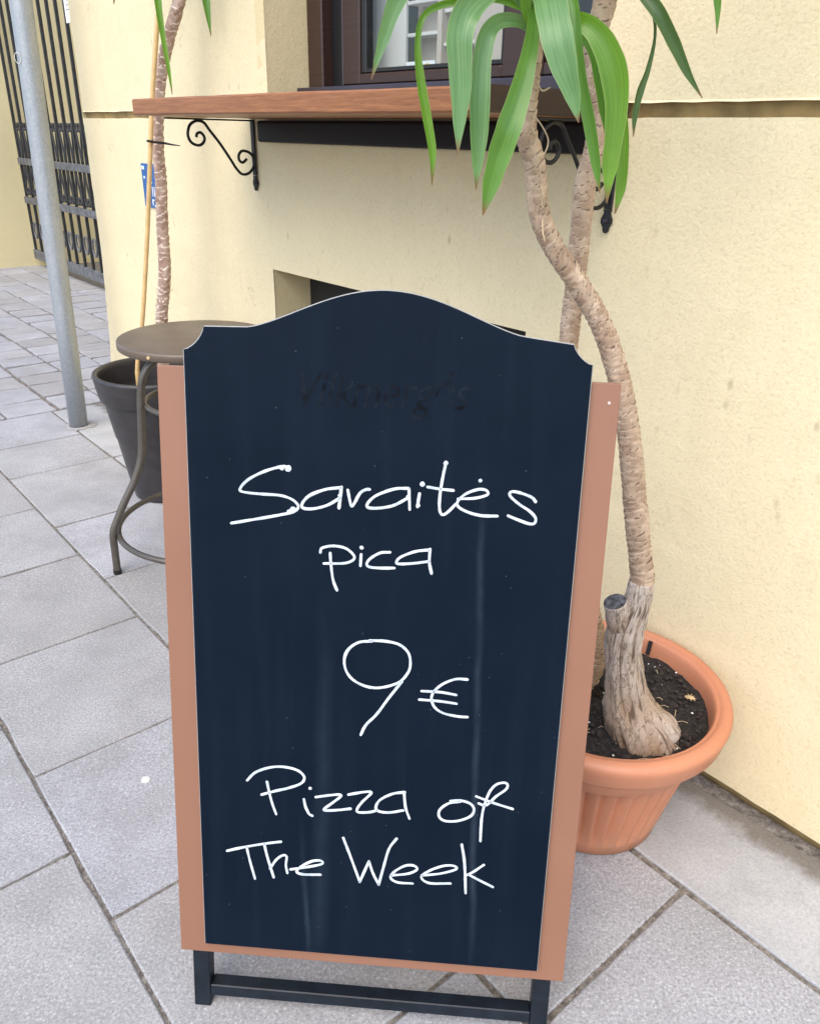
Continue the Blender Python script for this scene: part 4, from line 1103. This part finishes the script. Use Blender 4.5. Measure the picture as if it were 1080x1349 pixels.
geo, at = lump([on_y((823, 838), 1.19), stc, (stc + tip_) / 2, tip_], [0.024, 0.0232, 0.0215, 0.0205], 6, 40, 6.0, 0.09); obj('stump', geo, M_BASE, ft, smooth=True, attrs=at)
ax = (tip_ - stc).normalized(); obj('cut_face', tube([tip_ - ax * 0.002, tip_ + ax * 0.0015, tip_ + ax * 0.002], [0.0203, 0.0192, 0.011], 24), M_CUT, ft)
t1 = [((834, 806), 1.188), ((842, 784), 1.188), ((845, 772), 1.189), ((846, 758), 1.19), ((843, 730), 1.19), ((836, 660), 1.185), ((829, 580), 1.18), ((818, 510), 1.175), ((793, 430), 1.17), ((757, 367), 1.16), ((729, 325), 1.15), ((710, 280), 1.14), ((705, 220), 1.13), ((693, 172), 1.12), ((697, 120), 1.115), ((704, 60), 1.11), ((704, 10), 1.11)]
geo, at, Q1 = trunk_geo([on_y(p, y) for p, y in t1], [0.018, 0.0195, 0.0200, 0.0200, 0.0192, 0.0188, 0.0175, 0.0168, 0.0158, 0.015, 0.0146, 0.014, 0.0136, 0.0138, 0.0115, 0.0105, 0.0105], 14, ring=0.0128, depth=0.17, seed=2.0)
obj('trunk', geo, M_BARK, yuc, smooth=True, attrs=at)
n1 = len(Q1); fibres(yuc, Q1, int(n1 * 0.72), int(n1 * 0.95), 9, 4, 0.013, 0.018)
obj('fibre', tube(catmull([on_y(p, 1.10) for p in ((702, 150), (714, 166), (722, 184), (718, 200), (710, 206))], 6), 0.0009, 5), M_FIBRE, yuc)
H1 = on_y((704, 8), 1.10)
px_leaf(yuc, M_LEAFSKY, [(700, -12), (640, -70), (575, -60), (540, -28), (520, 5), (505, 50), (489, 104)], [16, 22, 24, 26, 23, 16, 1], [1.10, 1.09, 1.06, 1.05, 1.05, 1.05, 1.05], 0.2, 0.2)
px_leaf(yuc, M_LEAFY, [(694, 8), (655, -3), (620, 0), (580, 6), (557, 22), (550, 55), (553, 100), (562, 155), (569, 200), (569, 244)], [13, 10, 9, 9, 8, 8, 12, 13, 11, 1], [1.10, 1.09, 1.08, 1.075, 1.07, 1.07, 1.07, 1.07, 1.07, 1.07], 0.35, 0.4)
px_leaf(yuc, M_LEAFSKY, [(692, 5), (668, -18), (640, -8), (616, 14), (606, 45), (606, 80), (607, 120), (605, 160), (603, 203)], [14, 18, 26, 38, 36, 33, 27, 17, 1], [1.10, 1.08, 1.06, 1.045, 1.04, 1.04, 1.04, 1.04, 1.04], 0.2, -0.1)
px_leaf(yuc, M_LEAFSKY, [(697, 34), (680, 26), (658, 27), (643, 42), (635, 75), (632, 120), (631, 170), (629, 210), (627, 250)], [13, 15, 19, 23, 25, 27, 25, 16, 1], [1.105, 1.09, 1.08, 1.07, 1.065, 1.06, 1.06, 1.06, 1.06], 0.2, 0.15)
px_leaf(yuc, M_LEAF, [(706, -6), (702, 40), (695, 80), (684, 125), (671, 165), (659, 200), (647, 240), (636, 283)], [15, 19, 23, 31, 34, 31, 25, 2], [1.095, 1.07, 1.05, 1.04, 1.03, 1.03, 1.03, 1.03], 0.18, 0.1)
px_leaf(yuc, M_LEAFSKY, [(712, 10), (716, -18), (725, 5), (733, 45), (744, 90), (755, 128), (762, 161)], [22, 34, 42, 43, 33, 20, 1], [1.09, 1.05, 1.02, 1.0, 0.995, 0.995, 0.995], 0.12, 0.05)
px_leaf(yuc, M_LEAF, [(712, 4), (735, -22), (753, 0), (759, 50), (766, 105), (777, 165), (785, 215), (790, 254)], [14, 16, 15, 15, 14, 17, 13, 1], [1.09, 1.07, 1.06, 1.05, 1.05, 1.05, 1.05, 1.05], 0.25, -0.2)
px_leaf(yuc, M_LEAFY, [(714, 34), (738, 26), (764, 27), (788, 46), (806, 85), (812, 130), (809, 175), (803, 220), (799, 268)], [15, 17, 20, 30, 36, 31, 25, 20, 1], [1.10, 1.075, 1.06, 1.05, 1.045, 1.045, 1.045, 1.045, 1.045], 0.2, 0.12)
px_leaf(yuc, M_LEAF, [(714, 40), (742, 32), (766, 42), (783, 66), (791, 105), (796, 145), (798, 180)], [12, 13, 15, 18, 17, 13, 1], [1.10, 1.085, 1.08, 1.075, 1.07, 1.07, 1.07], 0.2, -0.1)
px_leaf(yuc, M_LEAFY, [(714, 30), (748, 18), (785, 45), (812, 110), (821, 170), (820, 215), (817, 250), (810, 281)], [12, 14, 14, 14, 13, 15, 13, 2], [1.11, 1.11, 1.115, 1.12, 1.12, 1.12, 1.12, 1.12], 0.2, 0.1)
px_leaf(yuc, M_LEAF, [(702, 30), (690, 5), (684, -25), (672, -70), (652, -120)], [11, 14, 16, 16, 2], [1.10, 1.11, 1.12, 1.14, 1.16], 0.25, 0.2)
px_leaf(yuc, M_LEAFY, [(703, 40), (694, 16), (690, -14), (692, -60), (700, -130)], [10, 12, 14, 14, 2], [1.09, 1.085, 1.08, 1.08, 1.08], 0.25, -0.2)
crown_extra(yuc, H1 + Vector((0, 0, 0.02)), 13, 21, [M_LEAF, M_LEAFSKY, M_LEAFY])

# the second stem in the same pot, passing behind the first
y2b = Vector((0.315, 1.30, SOILZ - 0.02))
yuc2 = thing('yucca_plant', Vector((y2b.x, y2b.y, SOILZ)), 'taller yucca stem rising behind the bent one in the terracotta pot', 'plant')
t2 = [(y2b, 0), (on_y((782, 870), 1.30), 0), (on_y((768, 760), 1.30), 0), (on_y((752, 600), 1.29), 0), (on_y((746, 500), 1.28), 0), (on_y((750, 440), 1.275), 0), (on_y((757, 380), 1.27), 0), (on_y((765, 300), 1.26), 0), (on_y((771, 240), 1.255), 0), (on_y((783, 195), 1.25), 0), (on_y((787, 150), 1.245), 0), (on_y((781, 100), 1.24), 0), (on_y((780, 60), 1.235), 0), (on_y((791, 25), 1.23), 0), (on_y((800, -10), 1.23), 0), (on_y((814, -60), 1.225), 0)]
geo, at, Q2 = trunk_geo([p for p, _ in t2], [0.028, 0.024, 0.020, 0.018, 0.017, 0.0155, 0.0155, 0.0155, 0.0158, 0.0145, 0.0125, 0.0115, 0.0118, 0.0145, 0.0155, 0.015], 14, ring=0.0125, depth=0.14, seed=9.0)
obj('trunk', geo, M_BARK, yuc2, smooth=True, attrs=at)
n2 = len(Q2); fibres(yuc2, Q2, int(n2 * 0.55), int(n2 * 0.85), 3, 14, 0.014, 0.015)
H2 = on_y((814, -62), 1.225)
px_leaf(yuc2, M_LEAFD, [(815, -62), (830, -40), (848, -10), (868, 18), (888, 58), (905, 95), (925, 129)], [14, 17, 18, 19, 17, 10, 1], [1.22, 1.2, 1.19, 1.18, 1.18, 1.18, 1.18], 0.25, 0.3)
px_leaf(yuc2, M_LEAFD, [(815, -60), (835, -30), (850, -2), (861, 22), (862, 52), (853, 92), (843, 120), (836, 152), (834, 180)], [9, 7, 5, 4, 4, 7, 10, 8, 1], [1.22, 1.205, 1.2, 1.2, 1.2, 1.2, 1.2, 1.2, 1.2], 0.35, 0.2)
px_leaf(yuc2, M_LEAF, [(817, -64), (870, -110), (920, -90), (940, -40), (945, 5), (944, 44)], [14, 20, 20, 16, 9, 1], [1.22, 1.17, 1.12, 1.10, 1.10, 1.10], 0.25, 0.1)
crown_extra(yuc2, H2 + Vector((0, 0, 0.02)), 13, 33, [M_LEAF, M_LEAFD])

# slim yucca and bamboo cane in the dark pot
y3 = Vector((-0.93, 2.90, 0.375))
yuc3 = thing('yucca_plant', Vector((y3.x, y3.y, 0.385)), 'slim ringed yucca stem tied to a cane in the dark flowerpot', 'plant')
t3 = [y3, on_y((214, 470), 2.89), on_y((213, 420), 2.885), on_y((217, 360), 2.88), on_y((214, 300), 2.88), on_y((212, 240), 2.88), on_y((208, 190), 2.88), on_y((209, 140), 2.88), on_y((212, 100), 2.88), on_y((222, 50), 2.87), on_y((235, 5), 2.86), on_y((246, -45), 2.85)]
geo, at, Q3 = trunk_geo(t3, [0.023, 0.0215, 0.0208, 0.0208, 0.020, 0.0192, 0.0188, 0.0182, 0.0185, 0.019, 0.019, 0.019], 18, seg=22, ring=0.025, depth=0.2, seed=5.0)
obj('trunk', geo, M_BARK2, yuc3, smooth=True, attrs=at)
H3 = on_y((247, -50), 2.85); n3 = len(Q3); fibres(yuc3, Q3, int(n3 * 0.5), n3 - 8, 9, 24, 0.024, 0.03)
px_leaf(yuc3, M_LEAFY, [(244, -48), (222, -62), (207, -30), (209, 10), (215, 50), (222, 90), (227, 124)], [8, 10, 10, 9, 7, 5, 1], [2.85, 2.82, 2.8, 2.79, 2.79, 2.79, 2.79], 0.3, 0.2)
px_leaf(yuc3, M_LEAF, [(250, -50), (262, -55), (268, -25), (272, 5), (278, 47)], [9, 12, 12, 10, 1], [2.85, 2.82, 2.81, 2.8, 2.8], 0.3, 0.1)
px_leaf(yuc3, M_LEAFD, [(242, -52), (190, -90), (160, -60), (152, -25), (150, 5)], [9, 14, 13, 9, 1], [2.85, 2.8, 2.77, 2.76, 2.76], 0.3, 0.1)
crown_extra(yuc3, H3 + Vector((0, 0, 0.02)), 14, 41, [M_LEAF, M_LEAFY], (0.35, 0.55), 0.045)
cpts = [on_y((178, 520), 2.80), on_y((181, 485), 2.80), on_y((187, 430), 2.81), on_y((193, 330), 2.82), on_y((197, 230), 2.825), on_y((200, 140), 2.83), on_y((205, 60), 2.835), on_y((208, 18), 2.84)]
cpts[0] = Vector((cpts[1].x - 0.005, 2.80, 0.375))
cane = thing('bamboo_cane', Vector((cpts[0].x, cpts[0].y, 0.385)), 'thin tan bamboo cane pushed into the dark flowerpot beside the yucca', 'cane')
CP = catmull(cpts, 10); cl = [0.0]
for i in range(1, len(CP)): cl.append(cl[-1] + (CP[i] - CP[i-1]).length)
obj('cane', tube(CP, [0.0078 * (1 + 0.16 * math.exp(-(((s % 0.26) - 0.13) / 0.006) ** 2)) for s in cl], 12), M_BAMBOO, cane, smooth=True)
tie = tag(obj('cable_tie', join(tube([on_y((194, 185.2), 2.80), on_y((205, 187), 2.83), on_y((216, 188), 2.845), on_y((226, 190), 2.83), on_y((237, 191.5), 2.80)], [0.0042, 0.0042, 0.0042, 0.003, 0.0012], 6)), M_IRON, loc=on_y((205, 187), 2.83)), 'black tie holding the slim yucca stem to its cane', 'tie')

# ------------------------------------------------------------------ bistro table
TC = Vector((-0.652, 2.374, 0)); TH = 0.742; TRAD = 0.2315
table = thing('bistro_table', TC, 'round brown metal bistro table on bent tube legs', 'table')
obj('table_top', lathe(TC, [(0.0005, TH), (TRAD - 0.006, TH), (TRAD - 0.0015, TH - 0.002), (TRAD, TH - 0.006), (TRAD - 0.0005, TH - 0.022), (TRAD - 0.004, TH - 0.025), (TRAD - 0.008, TH - 0.022), (TRAD - 0.01, TH - 0.006), (0.0005, TH - 0.006)], 96), M_TABLE, table, smooth=False)
for p in table.children[0].data.polygons: p.use_smooth = True
fd = Vector((-0.9416 - TC.x, 2.2257 - TC.y, 0)); a0 = math.atan2(fd.y, fd.x)
lp = [(0.02, 0.706), (0.085, 0.704), (0.128, 0.682), (0.166, 0.640), (0.182, 0.580), (0.192, 0.48), (0.203, 0.389), (0.231, 0.315), (0.270, 0.248), (0.300, 0.190), (0.319, 0.145), (0.323, 0.08), (0.325, 0.004)]
for k in range(4):
    a = a0 + k * math.pi / 2; d = Vector((math.cos(a), math.sin(a), 0))
    L = obj('leg', tube(catmull([TC + d * r_ + Vector((0, 0, z)) for r_, z in lp], 7), 0.0118, 14), M_TABLELEG, table, smooth=True)
    e = TC + d * 0.325
    obj('foot_cap', tube([e + Vector((0, 0, 0.0)), e + Vector((0, 0, 0.014))], 0.0132, 14), M_RUBBER, L)
    obj('rivet', tube([TC + d * 0.20 + Vector((0, 0, TH - 0.0065)), TC + d * 0.20 + Vector((0, 0, TH - 0.016))], 0.006, 10), M_SCREW, table)
for rad_, z, r_ in ((0.172, 0.545, 0.0082), (0.303, 0.128, 0.0092)):
    obj('ring', tube([TC + Vector((rad_ * math.cos(R(5 * i)), rad_ * math.sin(R(5 * i)), z)) for i in range(72)], r_, 12, closed=True), M_TABLELEG, table, smooth=True)
rv = on_z((187, 474), TH - 0.012) - TC; rv.z = 0; rv.normalize(); rp = TC + rv * (TRAD - 0.001) + Vector((0, 0, TH - 0.013))
obj('rivet', tube([rp, rp + rv * 0.004], [0.0055, 0.004], 10), M_DRY, table)

# ------------------------------------------------------------------ small things on the paving
gp = on_z((192, 1028)); n = 20; rr = random.Random(2)
V = [gp + Vector((0, 0, 0.0042))] + [gp + Vector((0.0095 * rr.uniform(0.92, 1.05) * math.cos(2 * math.pi * k / n), 0.0095 * rr.uniform(0.92, 1.05) * math.sin(2 * math.pi * k / n), 0.0026)) for k in range(n)] + [gp + Vector((0.0105 * math.cos(2 * math.pi * k / n), 0.0105 * math.sin(2 * math.pi * k / n), -0.001)) for k in range(n)]
F = [(0, 1 + k, 1 + (k + 1) % n) for k in range(n)] + [(1 + k, 1 + n + k, 1 + n + (k + 1) % n, 1 + (k + 1) % n) for k in range(n)]
tag(obj('chewing_gum', (V, F), M_GUM, loc=gp), 'flat round white gum spot on a grey paving slab', 'gum')
# grit gathered in the joints and at the foot of the wall
rr = random.Random(77); gs = []
def grit(u, n_, s):
    p = W(u, n_, -0.002); V = [p + Vector((x * s * rr.uniform(.6, 1.3), y * s * rr.uniform(.6, 1.3), w * s * rr.uniform(.5, .9))) for x, y, w in ((1,0,0),(-1,0,0),(0,1,0),(0,-1,0),(0,0,1),(0,0,-1))]
    gs.append((V, [(0,2,4),(2,1,4),(1,3,4),(3,0,4),(2,0,5),(1,2,5),(3,1,5),(0,3,5)]))
for k in range(700): grit(rr.uniform(0.1, 3.2), WALL + 0.004 + abs(rr.gauss(0, 0.028)), rr.uniform(0.001, 0.0035))
for k in range(260): grit(rr.uniform(0.1, 2.4), -1.11 + rr.gauss(0, 0.005), rr.uniform(0.001, 0.003))
for k in range(160): grit(0.462 + rr.gauss(0, 0.006), rr.uniform(-1.1, -0.7), rr.uniform(0.001, 0.003))
for k in range(200): grit(rr.uniform(0.8, 2.2), -0.238 + rr.gauss(0, 0.004), rr.uniform(0.001, 0.0026))
o = obj('joint_grit', join(*gs), M_SAND); o['kind'] = 'stuff'; o['label'] = 'loose grit gathered in the paving joints and along the wall'; o['category'] = 'grit'
